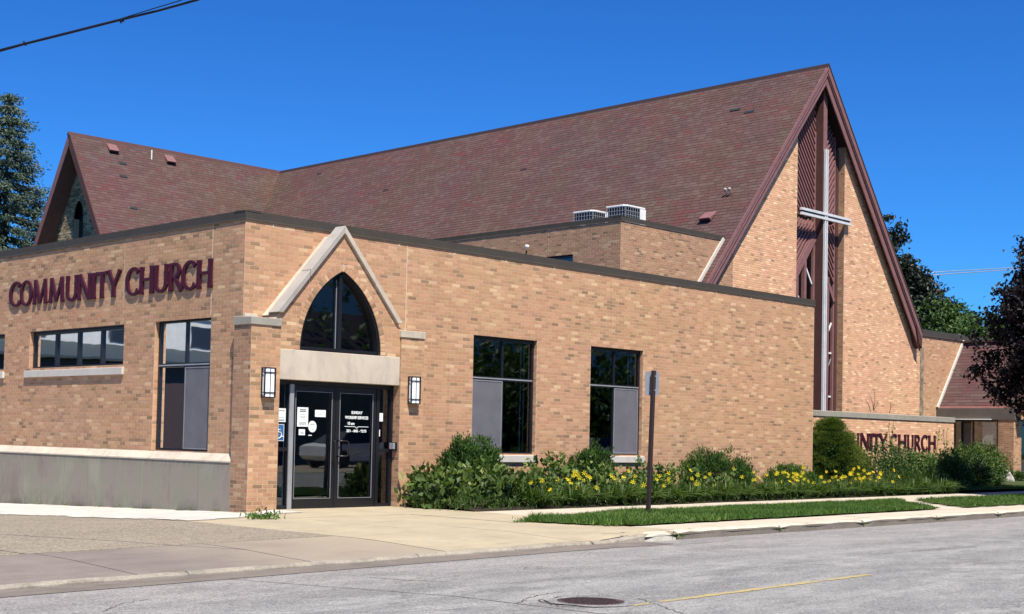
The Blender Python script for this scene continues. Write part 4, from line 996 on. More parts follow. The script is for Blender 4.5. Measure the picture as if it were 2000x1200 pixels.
# panels behind the slats
MB().prism([(OX0, RBK+.04, 6.42), (FXa, RBK+.04, 8.2), (FXa, RBK+.04, 13.), (OX0, RBK+.04, 11.5)], (0, .05, 0)).build('louvre_backing', 'acdark', san)
MB().prism([(FXb, RBK+.04, 7.55), (OX1, RBK+.04, 6.05), (OX1, RBK+.04, 11.3), (FXb, RBK+.04, 12.9)], (0, .05, 0)).build('louvre_backing', 'acdark', san)
MB().beam((OX0, RBK-.05, 6.42), (FXa, RBK-.05, 8.20), .12, .24, up=(-1.25, 0, 1)).build('louvre_edge_board', 'fascia', san)
MB().beam((FXb, RBK-.05, 7.50), (OX1-.28, RBK-.05, 6.08), .12, .13, up=(1.25, 0, 1)).build('louvre_edge_board', 'fascia', san)
for x in (FXa-.05, OX1-.25): MB().box((x-.045, RBK-.06, 2.1), (x+.045, RBK+.05, 12.9 if x < 26 else 11.6)).build('edge_frame', 'fascia', san)
# windows under the louvres: mullions, panes, white cames
for x in (25.08, 25.55, 26.95): MB().box((x-.06, RBK-.10, 2.1), (x+.06, RBK+.05, (dl(x) if x < FXa else dr_(x)))).build('mullion', 'fascia', san)
MB().box((OX1-.16, RBK-.06, 2.1), (OX1-.02, RBK+.05, 11.2)).build('edge_frame', 'fascia_dk', san)
for a_, b_, zt_ in ((OX0, 25.02, 6.7), (25.14, 25.49, 7.2), (25.61, 26.08, 7.8), (FXb, 26.89, 7.4), (27.01, OX1-.3, 6.6)):
    m_ = MB(); m_.face([(a_, RBK+.02, 2.1), (b_, RBK+.02, 2.1), (b_, RBK+.02, zt_), (a_, RBK+.02, zt_)]); m_.build('pane', 'glass_dk', san, fix=False)
cm = [((25.63, 7.15), (26.06, 6.55)), ((25.63, 5.98), (26.06, 5.96)), ((25.16, 6.2), (25.49, 5.75)), ((25.16, 5.2), (25.49, 5.18)),
      ((26.44, 5.85), (26.87, 6.35)), ((26.44, 5.05), (26.87, 5.04)), ((26.44, 3.4), (26.87, 3.38)), ((27.03, 4.95), (27.30, 5.35)), ((27.03, 4.35), (27.30, 4.34)), ((27.03, 2.9), (27.3, 2.89)), ((26.44, 4.4), (26.87, 4.85)), ((27.03, 3.75), (27.3, 4.15))]
for i, ((xa, za), (xb, zb)) in enumerate(cm): MB().beam((xa, RBK-.01, za), (xb, RBK-.01, zb), .03, .055 if i < 10 else .03).build('came', 'white' if i < 10 else 'screenframe', san)
# cross of twin bars
cr = thing('cross', 'tall silver twin-bar cross mounted on the fin of the sanctuary gable', 'cross', (26.22, 5.0, 2.5))
CX = 26.265
for s_ in (-1, 1): MB().box((CX-.045+s_*.055, 4.97, 2.2), (CX-.045+s_*.055+.062, 5.045, 10.98)).build('upright', 'silver', cr)
for s_ in (-1, 1): MB().box((24.75, 4.955 if s_ > 0 else 4.955, 8.76+s_*.075-.04), (27.78, 5.03, 8.76+s_*.075+.04)).build('cross_bar', 'silver', cr)
MB().box((24.78, 4.99, 8.70), (27.74, 5.05, 8.82)).build('bar_web', 'black', cr); MB().box((CX-.02, 5.0, 2.2), (CX+.02, 5.06, 10.9)).build('upright_web', 'screenframe', cr)
for z_ in (4.5, 7.0, 9.9): MB().box((CX-.03, 5.04, z_), (CX+.03, 5.10, z_+.06)).build('bracket', 'dark_brown', cr)

# roof decks
T = .28
def deck(x0, x1, y0, y1, mat='soffit'):
    pass
XL, XRr = 17.2, 32.50
MB().prism([(RX, RY0+.06, RZ-.03), (XL, RY0+.06, RZ-.03-(RX-XL)*mL), (XL, RY0+.06, RZ-.03-(RX-XL)*mL-T), (RX, RY0+.06, RZ-.03-T*1.2)], (0, 36., 0)).build('roof_deck', 'dark_brown', san)  # near-black brown puts the deep soffit shadow into the deck colour
MB().prism([(RX, RY0+.06, RZ-.032), (XRr, RY0+.06, RZ-.032-(XRr-RX)*mR), (XRr, RY0+.06, RZ-.032-(XRr-RX)*mR-T), (RX, RY0+.06, RZ-.032-T*1.2)], (0, 36., 0)).build('roof_deck', 'dark_brown', san)
# rake boards: two steps each side
def rakeb(sg, m_, x_end, y0, y1, d0, d1, mat, label=None):
    e = abs(x_end-RX)
    P = [(RX, y0, RZ-d0), (RX+sg*e, y0, RZ-d0-e*m_), (RX+sg*e, y0, RZ-d1-e*m_), (RX, y0, RZ-d1)]
    return MB().prism(P, (0, y1-y0, 0)).build('rake_board', mat, san, **({'label': label} if label else {}))
rakeb(-1, mL, XL, RY0, RY0+.06, .0, .36, 'fascia'); rakeb(-1, mL, XL, RY0-.03, RY0-.001, .0, .17, 'fascia'); rakeb(-1, mL, XL, RY0+.045, RY0+.09, .35, .62, 'fascia')
rakeb(1, mR, XRr, RY0, RY0+.06, .03, .36, 'fascia'); rakeb(1, mR, XRr, RY0-.03, RY0-.001, .03, .30, 'fascia'); rakeb(1, mR, XRr, RY0+.045, RY0+.09, .35, .70, 'fascia')
rakeb(1, mR, XRr+.02, RY0-.05, RY0+.2, -.03, .03, 'coping')
MB().prism([(XRr-.55, RY0-.02, RZ-.05-(XRr-.55-RX)*mR), (XRr+.005, RY0-.02, RZ-.05-(XRr-RX)*mR), (XRr+.005, RY0-.02, RZ-.60-(XRr-RX)*mR), (XRr-.22, RY0-.02, RZ-.95-(XRr-.22-RX)*mR+.25)], (0, .35, 0)).build('eave_return', 'fascia_dk', san)

# shingles
SPOOL = {}
def shingles(root, O, U, D, N, ulen, dlen, ints, key, expo=.142, tab=.305, tmap=None):
    """O top-corner on the ridge line, U along the course, D down the slope, N outward; ints(d)->[(u0,u1)]"""
    O, U, D, N = map(np.asarray, (O, U, D, N)); rows = int(dlen/expo); out = []
    for r in range(rows):
        d0 = r*expo; d1 = d0+expo+.012
        for a_, b_ in ints(d0+expo/2):
            o_ = rng.uniform(0, tab); k = math.floor((a_-o_)/tab); base = rng.uniform()
            while k*tab+o_ < b_:
                s0, s1 = max(a_, k*tab+o_)+.004, min(b_, (k+1)*tab+o_)-.004; k += 1
                if s1-s0 > .03: out.append((s0, s1, d0, d1-rng.uniform(0, .008), .009+rng.uniform(-.002, .003)))
    B = np.array(out); n_ = len(B)
    cu = (B[:, 0]+B[:, 1])/2; cd = B[:, 2]
    # colour patches: neighbouring tabs tend to share a blend colour
    t = rng.uniform(.05, .92, n_)*.68+.32*(.5+.32*np.sin(cu*1.9+3*np.sin(cd*1.3))*np.cos(cd*2.3+cu*.35)+rng.normal(0, .13, n_)); t = np.clip(t, .04, .88)
    red = rng.uniform(size=n_) < .035+.12*(np.sin(cu*.9+cd*1.7)*np.sin(cu*.37-cd*.9) > .35); t[red] = rng.uniform(.88, 1, red.sum())
    t[rng.uniform(size=n_) < .0012] = .0
    def P(uu, dd, nn): return O[None]+U[None]*uu[:, None]+D[None]*dd[:, None]+N[None]*nn[:, None]
    z = np.full(n_, .001); a_, b_, c, d, p = B.T
    V = np.stack([P(a_, c, z), P(b_, c, z), P(b_, d, p), P(a_, d, p), P(a_, d, z*0-.002), P(b_, d, z*0-.002)], 1)
    f = np.array([[0, 3, 2, 1], [3, 4, 5, 2]])
    f2 = np.array([[0, 4, 3], [1, 2, 5]])
    SPOOL.setdefault(key, []).append((root, V, f, t))
def flush_shingles(key, limit=300):
    root = SPOOL[key][0][0]; V = np.concatenate([q[1] for q in SPOOL[key]]); f = SPOOL[key][0][2]; t = np.concatenate([q[3] for q in SPOOL[key]])
    c = V.mean(1); x, y, z = proj(c); ok = (x > 0) & (x < 2000) & (y > 0) & (y < 1200) & (z > 0)
    xx, yy, zz = proj(V[:, :4].reshape(-1, 3)); xx = xx.reshape(-1, 4); yy = yy.reshape(-1, 4)
    ar = np.abs(sum(xx[:, i]*yy[:, (i+1) % 4]-xx[:, (i+1) % 4]*yy[:, i] for i in range(4)))/2; ar = np.where(ok & vis_shingle(c, y, x), ar, 0)
    idx = np.argsort(-ar); top = idx[:limit]; rest = idx[limit:]
    for i in top:
        cc = c[i]; o = mesh_np('shingle', V[i]-cc, f, M['shingle'], None, tint=np.full(2, t[i])); o.location = Vector(cc)-Vector(root.location); o.parent = root
    Vr = V[rest].reshape(-1, 3); Fr = (f[None]+6*np.arange(len(rest))[:, None, None]).reshape(-1, 4)
    mesh_np('shingles', Vr, Fr, M['shingle'], root, tint=np.repeat(t[rest], 2), kind='stuff')
def vis_shingle(c, y, x): return y < 455-.0*x
cl = math.hypot(1, mL); Dl = np.array([-1, 0, -mL])/cl; Nl = np.array([-mL, 0, 1])/cl
LEN = 29.85
def left_roof(d):
    # cut along the valley with the transept
    z = RZ-d*mL/cl; yv = RYB-(RZ-z)/1.62
    return [(0, yv-RY0)] if yv > RY0 else []
shingles(san, (RX, RY0-.01, RZ), (0, 1, 0), Dl, Nl, LEN, (RX-XL)*cl, left_roof, 'san')
cr_ = math.hypot(1, mR); Dr = np.array([1, 0, -mR])/cr_; Nr = np.array([mR, 0, 1])/cr_
MB().prism([(RX, RY0+.0, RZ+.0), (XRr, RY0, RZ-(XRr-RX)*mR), (XRr, RY0, RZ-.03-(XRr-RX)*mR), (RX, RY0, RZ-.03)], (0, 36, 0)).build('rear_roof_slope', 'shingle', san)
# ridge cap
m_ = MB(); m_.prism([(RX-.09, RY0-.04, RZ-.09*mL+.02), (RX, RY0-.04, RZ+.045), (RX+.09, RY0-.04, RZ-.09*mR+.02), (RX+.09, RY0-.04, RZ-.09*mR-.01), (RX, RY0-.04, RZ+.0), (RX-.09, RY0-.04, RZ-.09*mL-.02)], (0, 30.0, 0)); m_.build('ridge_cap', 'dark_brown', san)
def on_left_roof(px, py):
    d = ray(px, py); t = (RZ-mL*(RX-CAM[0])-CAM[2])/(d[2]-mL*d[0]); return CAM+t*d
# white flashing where the block meets the roof
fa = on_left_roof(1420, 470); fb = on_left_roof(1372, 551)
MB().beam((fa[0], by0-.03, fa[2]+.05), (fb[0]-.3, by0-.03, fb[2]-.35+.05), .05, .13, up=(-mL, 0, 1)).build('white_flashing', 'sill', san)
def box_vent(root, P, D, U, N, label, s=.42):
    P = Vector(P); D = Vector(D); U = Vector(U); N = Vector(N); a_ = s/2; mb = MB()
    q = [P-U*a_-D*a_, P+U*a_-D*a_, P+U*a_+D*a_, P-U*a_+D*a_]
    mb.hexa([q[0], q[1], q[2]+N*.04, q[3]+N*.04, q[0]+N*.05, q[1]+N*.05, q[2]+N*.17, q[3]+N*.17]); o = mb.build('roof_vent', 'fascia', root, bevel=.012)
    MB().hexa([q[3]+U*.03+D*.004, q[2]-U*.03+D*.004, q[2]-U*.03+D*.012, q[3]+U*.03+D*.012, q[3]+U*.03+N*.13+D*.004, q[2]-U*.03+N*.13+D*.004, q[2]-U*.03+N*.13+D*.012, q[3]+U*.03+N*.13+D*.012]).build('vent_mouth', 'black', o)
pv = on_left_roof(1384, 425); box_vent(san, pv, Dl, (0, 1, 0), Nl, '')
pv = on_left_roof(1427, 382)
for s_ in (0, .16): m_ = MB(); q = Vector(pv)+Vector((0, s_, 0)); m_.tube([q, q+Vector((-.02, 0, .16)), q+Vector((-.06, 0, .2)), q+Vector((-.1, 0, .18))], [.025, .025, .045, .05], 8); m_.build('vent_pipe', 'interior_lt', san, smooth=True)
for q in ((1437, 215), (1464, 219)):
    pv = Vector(on_left_roof(*q)); U = Vector((0, 1, 0)); D = Vector(Dl); N = Vector(Nl)
    MB().hexa([pv-U*.2-D*.06+N*.012, pv+U*.2-D*.06+N*.012, pv+U*.2+D*.06+N*.012, pv-U*.2+D*.06+N*.012, pv-U*.2-D*.06+N*.02, pv+U*.2-D*.06+N*.02, pv+U*.2+D*.06+N*.03, pv-U*.2+D*.06+N*.03]).build('loose_shingle', 'acdark', san)

# ================================================================== TRANSEPT
mT = 1.62; TX0 = 15.2; tr = thing('transept', 'rear brown-roofed wing of the church with a stone gable end', 'building', (20, 34, 0))
cT = math.hypot(1, mT); DT = np.array([0, -1, -mT])/cT; NT = np.array([0, -mT, 1])/cT; RZT = RZ
def tr_roof(d):
    z = RZT-d*mT/cT; xv = RX-(RZ-z)/mL
    return [(0, xv-TX0)] if xv > TX0 else []
shingles(tr, (TX0-.02, RYB, RZT), (1, 0, 0), DT, NT, 11, 8.8, tr_roof, 'tr')
yF, yB = RYB-5.2, RYB+5.2; zF = RZT-5.2*mT
MB().prism([(TX0, RYB, RZT-.01), (TX0, yF, zF-.01), (TX0, yF, zF-.24), (TX0, RYB, RZT-.36)], (11, 0, 0)).build('roof_deck', 'soffit', tr)
MB().prism([(TX0, RYB, RZT-.01), (TX0, yB, zF-.01), (TX0, yB, zF-.24), (TX0, RYB, RZT-.36)], (14, 0, 0)).build('roof_deck', 'soffit', tr)
for s_, e in ((-1, yF), (1, yB)):
    MB().prism([(TX0-.05, RYB, RZT+.03), (TX0-.05, e, zF+.03), (TX0-.05, e, zF-.42), (TX0-.05, RYB, RZT-.55)], (.06, 0, 0)).build('rake_board', 'fascia_dk' if s_ < 0 else 'fascia', tr)
MB().prism([(TX0-.01, RYB, RZT-.5), (TX0-.01, yB, zF-.36), (TX0-.01, yB, zF-.42), (TX0-.01, RYB, RZT-.56)], (.71, 0, 0)).build('soffit_board', 'soffit', tr)
MB().prism([(TX0-.1, RYB-.07, RZT-.1), (TX0-.1, RYB, RZT+.05), (TX0-.1, RYB+.07, RZT-.1), (TX0-.1, RYB, RZT+.0)], (11., 0, 0)).build('ridge_cap', 'fascia_dk', tr)
SX = TX0+.72
def st_ints(z):
    hw = (RZT-.5-z)/mT; hs = []
    if z < 10.4: hs.append((yB-RYB-.0, yB-RYB))
    if hw <= 0: return []
    dz = z-10.2; aw = .42 if dz < 0 else (math.sqrt(max(0, .42**2-(dz*.55)**2)))
    cy_ = 34.95
    return cut(yB-min(5.0, hw)-RYB+0, yB+min(5.0, hw)-RYB, (yB-cy_-aw, yB-cy_+aw))
STP = np.ones(12)/12
wall(tr, (SX, yB), H90, 4.7, 13.2, st_ints, mat='rubble', mort='mortar_sh', name='stone_gable', tp=STP, ch=.11, bl=.34, proud=.03)
MB().box((SX+.25, 34.3, 4.7), (SX+.3, 35.6, 11.3)).build('arched_window', 'black', tr)
for s_ in (-1, 1): MB().box((SX+.005, 34.95+s_*.42-.005, 4.7), (SX+.25, 34.95+s_*.42+.005, 10.25)).build('window_reveal', 'mortar', tr)
def on_tr(px, py):
    d = ray(px, py); t = (RZT-mT*(RYB-CAM[1])-CAM[2])/(d[2]-mT*d[1]); return CAM+t*d
for q in ((219, 291), (331, 313)): box_vent(tr, on_tr(*q), DT, (1, 0, 0), NT, '', .45)
pp_ = Vector(on_tr(296, 312)); MB().tube([pp_, pp_+Vector((0, 0, .42))], .028, 8).build('vent_pipe', 'white', tr)
for q in ((240, 320), (241, 345), (261, 407)):
    pv = Vector(on_tr(*q)); U = Vector((1, 0, 0)); D = Vector(DT); N = Vector(NT)
    MB().hexa([pv-U*.17-D*.06+N*.012, pv+U*.17-D*.06+N*.012, pv+U*.17+D*.06+N*.012, pv-U*.17+D*.06+N*.012, pv-U*.17-D*.06+N*.02, pv+U*.17-D*.06+N*.02, pv+U*.17+D*.06+N*.03, pv-U*.17+D*.06+N*.03]).build('loose_shingle', 'acdark', tr)
flush_shingles('san'); flush_shingles('tr')

# ================================================================== ANNEX, PORCH, SIGN WALL
AY = 5.45; an = thing('annex', 'flat-roofed brick annex joining the sanctuary at its right end', 'building', (37, 8, 0))
wall(an, (33.0, AY), 0, -.2, 5.38, lambda z: [(0, 10)], mat='brick', mort='mortar', name='front_wall', tp=TPG)
MB().box((33.0, AY+.01, -.2), (43, 14, 5.36)).build('wall_core', 'mortar', an)
MB().prism([(32.75, AY+o, z) for o, z in ((-.035, 5.40), (-.05, 5.37), (-.04, 5.40), (-.036, 5.60), (.28, 5.61), (.28, 5.57), (0, 5.57), (0, 5.4))], (10.4, 0, 0)).build('coping', 'coping', an)
MB().box((33.48, AY-.008, .0), (33.80, AY-.0005, 4.95)).build('stained_strip', 'stain', an)
po = thing('porch', 'entrance porch with a steep brown shingled roof, taupe fascia and brick pier behind the shrubs', 'building', (36, 4, 0))
PX = 34.88
# roof slope facing -X
mP = 1.28; cP = math.hypot(1, mP); DP = np.array([-1, 0, -mP])/cP; NP = np.array([-mP, 0, 1])/cP
shingles(po, (36.85, 2.0, 5.30), (0, 1, 0), DP, NP, 3.4, 3.25, lambda d: [(0, 3.38)], 'po'); 
MB().prism([(36.85, 1.98, 5.29), (34.83, 1.98, 2.71), (34.83, 1.98, 2.6), (38.9, 1.98, 2.6)], (0, 3.42, 0)).build('roof_deck', 'soffit', po)
vs_ = vis_shingle; vis_shingle = lambda c, y, x: y > 600; flush_shingles('po'); 
MB().box((36.7, 1.95, 5.29), (37.0, AY-.02, 5.36)).build('ridge_cap', 'fascia_dk', po)
MB().beam((36.86, AY-.06, 5.36), (34.82, AY-.06, 2.75), .07, .13, up=(-mP, 0, 1)).build('white_flashing', 'sill', po)
MB().box((34.80, 2.42, 2.32), (34.95, AY-.01, 2.735)).build('fascia', 'tan_fascia', po)
MB().box((34.74, 3.3, 2.315), (34.80, AY-.05, 2.345)).build('gutter_lip', 'white', po)
MB().box((PX+.1, 2.9, 2.25), (36.8, AY-.01, 2.32)).build('soffit_panel', 'interior', po)
wall(po, (PX, AY), H90, -.2, .96, lambda z: [(0, AY-3.05)], name='side_wall')
MB().box((PX-.05, 3.06, .96), (PX+.12, AY-.2, 1.05)).build('sill', 'sill', po)
wf = MB(); bars(wf, (3.08, 5.25, 1.05, 2.30), .05, PX+.03, PX+.09, 'y'); wf.box((PX+.03, 4.02, 1.1), (PX+.09, 4.08, 2.25)); wf.box((PX+.04, 4.75, 1.1), (PX+.08, 4.79, 2.25)); wf.box((PX+.04, 3.1, 1.30), (PX+.08, 4.02, 1.34)); wfo = wf.build('window', 'black', po)
for a_, b_ in ((3.13, 4.02), (4.08, 4.75), (4.79, 5.2)):
    m_ = MB(); m_.face([(PX+.06, a_, 1.1), (PX+.06, b_, 1.1), (PX+.06, b_, 2.25), (PX+.06, a_, 2.25)]); m_.build('pane', 'glass', wfo, fix=False)
MB().box((PX+.07, 3.2, 1.42), (PX+.08, 3.7, 2.22)).build('window_blind', 'white', wfo)
MB().box((PX+.3, 4.2, 1.1), (PX+.32, 4.55, 2.2)).build('inner_panel', 'interior_lt', wfo)
MB().box((PX+1.6, 2.6, -.2), (PX+1.7, AY, 2.3)).build('dark_backdrop', 'acdark', po); MB().box((PX+.12, 5.30, -.2), (PX+1.6, 5.36, 2.3)).build('dark_backdrop', 'acdark', po); MB().box((PX+.12, 3.1, .6), (PX+1.6, 5.3, .66)).build('inner_floor', 'acdark', po)  # dark panels added behind the glass so the porch window reads dark
wall(po, (PX-.05, 3.05), H90, -.2, 2.75, lambda z: [(0, .58)], name='pier_side', mat='brick_dk')  # shade on this side is painted in with the darker brick
wall(po, (PX-.05, 2.47), 0, -.2, 2.75, lambda z: [(0, .62)], name='pier_front', mat='brick')
MB().box((PX-.04, 2.48, -.2), (PX+.56, 3.04, 2.75)).build('pier_core', 'mortar', po)
MB().box((PX+.6, 2.60, -.1), (PX+2.2, 2.66, 2.35)).build('glazed_front', 'black', po); MB().box((PX+.7, 2.585, .2), (PX+2.1, 2.599, 2.2)).build('pane', 'glass_dk', po)
MB().box((PX-.05, 2.40, 2.76), (PX+2.3, 2.62, 3.05)).build('front_fascia', 'tan_fascia', po)
m_ = MB(); m_.prism([(34.83, 2.0, 2.77), (38.9, 2.0, 2.77), (36.86, 2.0, 5.25)], (0, .05, 0)); m_.build('porch_gable', 'fascia_dk', po)

SY = 1.3; sw = thing('sign_wall', 'low brick wall with a grey stone coping and church letters, running right from the wing', 'wall', (23, SY, 0))
wall(sw, (17.8, SY), 0, -.2, 2.06, lambda z: [(0, 27.92-17.8)], name='brick_face', mat='brick_lt', mort='mortar', tp=TPG)
MB().box((17.8, SY+.006, -.2), (27.91, SY+.4, 2.06)).build('wall_core', 'mortar', sw)
x = 17.7
while x < 27.9:
    e = min(27.96, x+2.2); MB().hexa([(x, SY-.03, 2.065), (e-.01, SY-.03, 2.065), (e-.01, SY+.45, 2.065), (x, SY+.45, 2.065), (x, SY-.03, 2.225), (e-.01, SY-.03, 2.225), (e-.01, SY+.45, 2.25), (x, SY+.45, 2.25)]).build('coping_stone', 'stone_g', sw, bevel=.01); x = e
sl = thing('wall_lettering', 'smaller maroon COMMUNITY CHURCH letters on the low wall, half hidden by the conifer', 'sign letters', (24, SY-.03, 1.15))
LS = [('C', 1617, 1627), ('O', 1627, 1638), ('M', 1640, 1653), ('M', 1655, 1666), ('U', 1666, 1680), ('N', 1682, 1699), ('I', 1700, 1706), ('T', 1707, 1720), ('Y', 1719, 1735), ('C', 1741, 1754), ('H', 1756, 1772), ('U', 1774, 1786), ('R', 1788, 1800), ('C', 1801, 1814), ('H', 1815, 1829.5)]
letters(sl, [(c, onY(a_, 860, SY-.05)[0], onY(b_, 860, SY-.05)[0]) for c, a_, b_ in LS], .46, lambda u: (u, SY-.02, 1.18), 0, .03)
flush_bricks()

# ================================================================== STREET THINGS
# sign post with its sign seen from behind
px_, py_ = 5.13, -4.58; zb = h(px_, py_)
sp_ = thing('street_sign', 'grey sign seen from its blank back on a tall dark post in the grass strip', 'sign', (px_, py_, zb))
lean = .09
def pl(z): return px_+lean*(z/2.45)
MB().beam((pl(-.1), py_, zb-.1), (pl(2.5), py_, 2.48), .055, .075, up=(0, 1, 0)).build('post', 'dark_brown', sp_, bevel=.006)
hl = MB()
for k in range(28): z_ = .25+k*.08; hl.box((pl(z_)-.006, py_-.0395, z_), (pl(z_)+.006, py_-.0385, z_+.012))
hl.build('bolt_holes', 'black', sp_)
sgx = MB(); a0 = Vector((pl(2.05), py_+.035, 2.05)); pts = []
dx = Vector((math.cos(-.6), math.sin(-.6), 0)); R_ = .04
for cx1, cz1, q0 in ((.085, .165, 0), (-.085, .165, 90), (-.085, -.165, 180), (.085, -.165, 270)):
    for q in (0, 30, 60, 90): qq = math.radians(q0+q); pts.append(Vector((pl(2.26)+.045, py_+.06, 2.26))+dx*(cx1+R_*math.cos(qq))+Vector((0, 0, cz1+R_*math.sin(qq))))
sgx.prism(pts, Vector((-math.sin(-.6), math.cos(-.6), 0))*.004); sgx.build('sign_plate', 'signback', sp_)
for z_ in (2.14, 2.38): MB().tube([(pl(z_), py_-.05, z_), (pl(z_), py_+.06, z_)], .012, 6).build('bolt', 'greyframe', sp_)

# manhole cover
mc = onZ(1154, 1165.5, -.08); mz = hr(mc[0], mc[1])
mh = thing('manhole_cover', 'round dark cast iron cover sunk in the worn road', 'manhole cover', (mc[0], mc[1], mz))
m_ = MB(); R_ = .285; n_ = 40
def circ(r, z, y=0): return [(r*math.cos(2*math.pi*k/n_), r*math.sin(2*math.pi*k/n_), z) for k in range(n_)]
m_.prism(circ(R_, -.05), (0, 0, .058)); o = m_.build('lid', 'iron', mh, world=False)
kn = MB()
for i in range(-7, 8):
    for j in range(-7, 8):
        xx, yy = i*.036+(.018 if j % 2 else 0), j*.033
        if math.hypot(xx, yy) < R_-.035: kn.box((xx-.009, yy-.009, .008), (xx+.009, yy+.009, .015))
kn.build('tread_pattern', 'iron', mh, world=False, kind='stuff')
rg = MB(); P0 = None
for k in range(n_+1):
    q = 2*math.pi*k/n_; ro = .375+.03*math.sin(3*q+1)+.02*math.sin(7*q)
    A = ((R_+.008)*math.cos(q), (R_+.008)*math.sin(q), .009), ((R_+.03)*math.cos(q), (R_+.03)*math.sin(q), .010), (ro*math.cos(q), ro*math.sin(q), .0065)
    if P0: rg.face([P0[0], A[0], A[1], P0[1]]); rg.face([P0[1], A[1], A[2], P0[2]])
    P0 = A
rg.build('concrete_collar', 'road', mh, world=False, fix=False)
# dark cracks round the cover
for r0, q0, q1 in ((.42, 40, 170), (.40, 175, 215), (.46, 20, 60)):
    P = [(mc[0]+(r0+.03*math.sin(q/9))*math.cos(math.radians(q)), mc[1]+(r0+.03*math.sin(q/9))*math.sin(math.radians(q))) for q in range(q0, q1, 4)]
    ribbon('road_crack', P, .016, hr, 'joint', .006, .7, kind='structure')

# overhead cables
cbl = thing('overhead_cable', 'thick black utility cable crossing the sky at upper left', 'cable', (-8, -9, 5))
Pc = [at(-200, 146, 15.5), at(0, 100, 14.8), at(46, 87, 14.6), at(130, 66, 14.3), at(236, 39, 14.), at(310, 21, 13.8), at(386, 0, 13.5), at(470, -38, 13.2), at(620, -120, 12.8)]
MB().tube(Pc, .0115, 8).build('bundle', 'wire', cbl, smooth=True)
MB().tube([at(-200, 143, 15.5), at(0, 97, 14.8), at(46, 85, 14.6), at(236, 37, 14.), at(300, 17, 13.8), at(350, 2, 13.6), at(470, -45, 13.2)], .005, 6).build('messenger_wire', 'wire', cbl, smooth=True)
for px0, py0, s_ in ((46, 86, 1), (236, 40, -1)):
    A_ = Vector(at(px0, py0, 14.6 if px0 < 100 else 14.)); MB().tube([A_+Vector((.02, -.02, 0)), A_, A_+Vector((0, 0, .03*s_))], [.02, .02, .009], 6).build('clamp', 'wire', cbl)
fc = thing('distant_cable', 'thin grey cable crossing the sky at right above the trees', 'cable', (60, 25, 12))
for dy in (0, 7): MB().tube([at(1650, 546+dy, 84), at(1767, 536+dy*.9, 80), at(1860, 530+dy*.7, 80), at(1947, 525+dy*.6, 82), at(2100, 517+dy*.4, 84)], .025, 5).build('wire', 'greyframe', fc, smooth=True)

# ================================================================== PLANTS
def leaf_quads(C, S, W_, N=None, D=None, droop=0., fold=.12):
    """n rhombic leaves: centre C, length S, width W_, pointing D with normal N"""
    n_ = len(C)
    if D is None: D = rng.normal(size=(n_, 3))
    D = D/np.linalg.norm(D, axis=1)[:, None]
    if N is None: N = rng.normal(size=(n_, 3))
    N = N-(N*D).sum(1)[:, None]*D; N /= np.linalg.norm(N, axis=1)[:, None]; X = np.cross(D, N)
    S = np.broadcast_to(S, n_)[:, None]; W_ = np.broadcast_to(W_, n_)[:, None]
    a_ = C-D*S*.5; b_ = C+D*S*.5-N*S*droop; c = C+X*W_*.5+N*W_*fold; d = C-X*W_*.5+N*W_*fold
    V = np.stack([a_, c, b_, d], 1).reshape(-1, 3); q = np.arange(n_)[:, None]*4
    return V, np.concatenate([q+np.array([[0, 1, 2]]), q+np.array([[0, 2, 3]])], 0), n_
def leaf_mesh(name, C, S, W_, mat, parent=None, t=None, world=False, **kw):
    kk = {k: kw.pop(k) for k in ('N', 'D', 'droop', 'fold') if k in kw}
    V, Fc, n_ = leaf_quads(C, S, W_, **kk)
    if t is None: t = np.clip(rng.normal(.5, .2, n_), 0, 1)
    return mesh_np(name, V, Fc, M[mat], parent, tint=np.tile(t, 2), world=world, **kw)
def sphere_pts(n_, up=False):
    v = rng.normal(size=(n_, 3)); v /= np.linalg.norm(v, axis=1)[:, None]
    if up: v[:, 2] = np.abs(v[:, 2])
    return v
def ellipsoid_shrub(name, label, cat, loc, R, nclump, nleaf, leaf, mat, group=None, stem=True, clumpr=.3, updir=.3, lumps=.16, wd=.5, tmean=.5, kind=None):
    """mound of leaf clumps, base at loc"""
    t_ = thing(name, label, cat, loc, group)
    u = sphere_pts(nclump); u[:, 2] = u[:, 2]*.5+.45; sh = (1+lumps*rng.normal(size=nclump))*rng.uniform(.55, 1, nclump)**.35
    cc = u*np.array(R)*sh[:, None]; cc[:, 2] = np.clip(u[:, 2], .04, None)*R[2]*sh*1.05
    rr = clumpr*np.array(min(R)); C = np.repeat(cc, nleaf, 0)+rng.normal(size=(nclump*nleaf, 3))*rr*.55
    C[:, 2] = np.clip(C[:, 2], .02, None)
    out = C/np.array(R); out /= np.linalg.norm(out, axis=1)[:, None]
    D = out*.7+rng.normal(size=C.shape)*.5; D[:, 2] += updir; N = out+rng.normal(size=C.shape)*.45; N[:, 2] += .6
    t = np.clip(tmean+.18*np.repeat(rng.normal(size=nclump), nleaf)+rng.normal(0, .14, len(C)), 0, 1)
    leaf_mesh('foliage', C, leaf*rng.uniform(.7, 1.2, len(C)), leaf*wd*rng.uniform(.8, 1.1, len(C)), mat, t_, t, N=N, D=D)
    if stem:
        sb = MB()
        for k in range(6): q = rng.uniform(-1, 1, 2)*.12; sb.tube([(q[0], q[1], -.03), (q[0]*3.2, q[1]*3.2, R[2]*.6)], [.018, .008], 5)
        sb.build('stem', 'bark', t_, world=False)
    return t_
def G(px, py, Y): q = onY(px, py, Y); return q
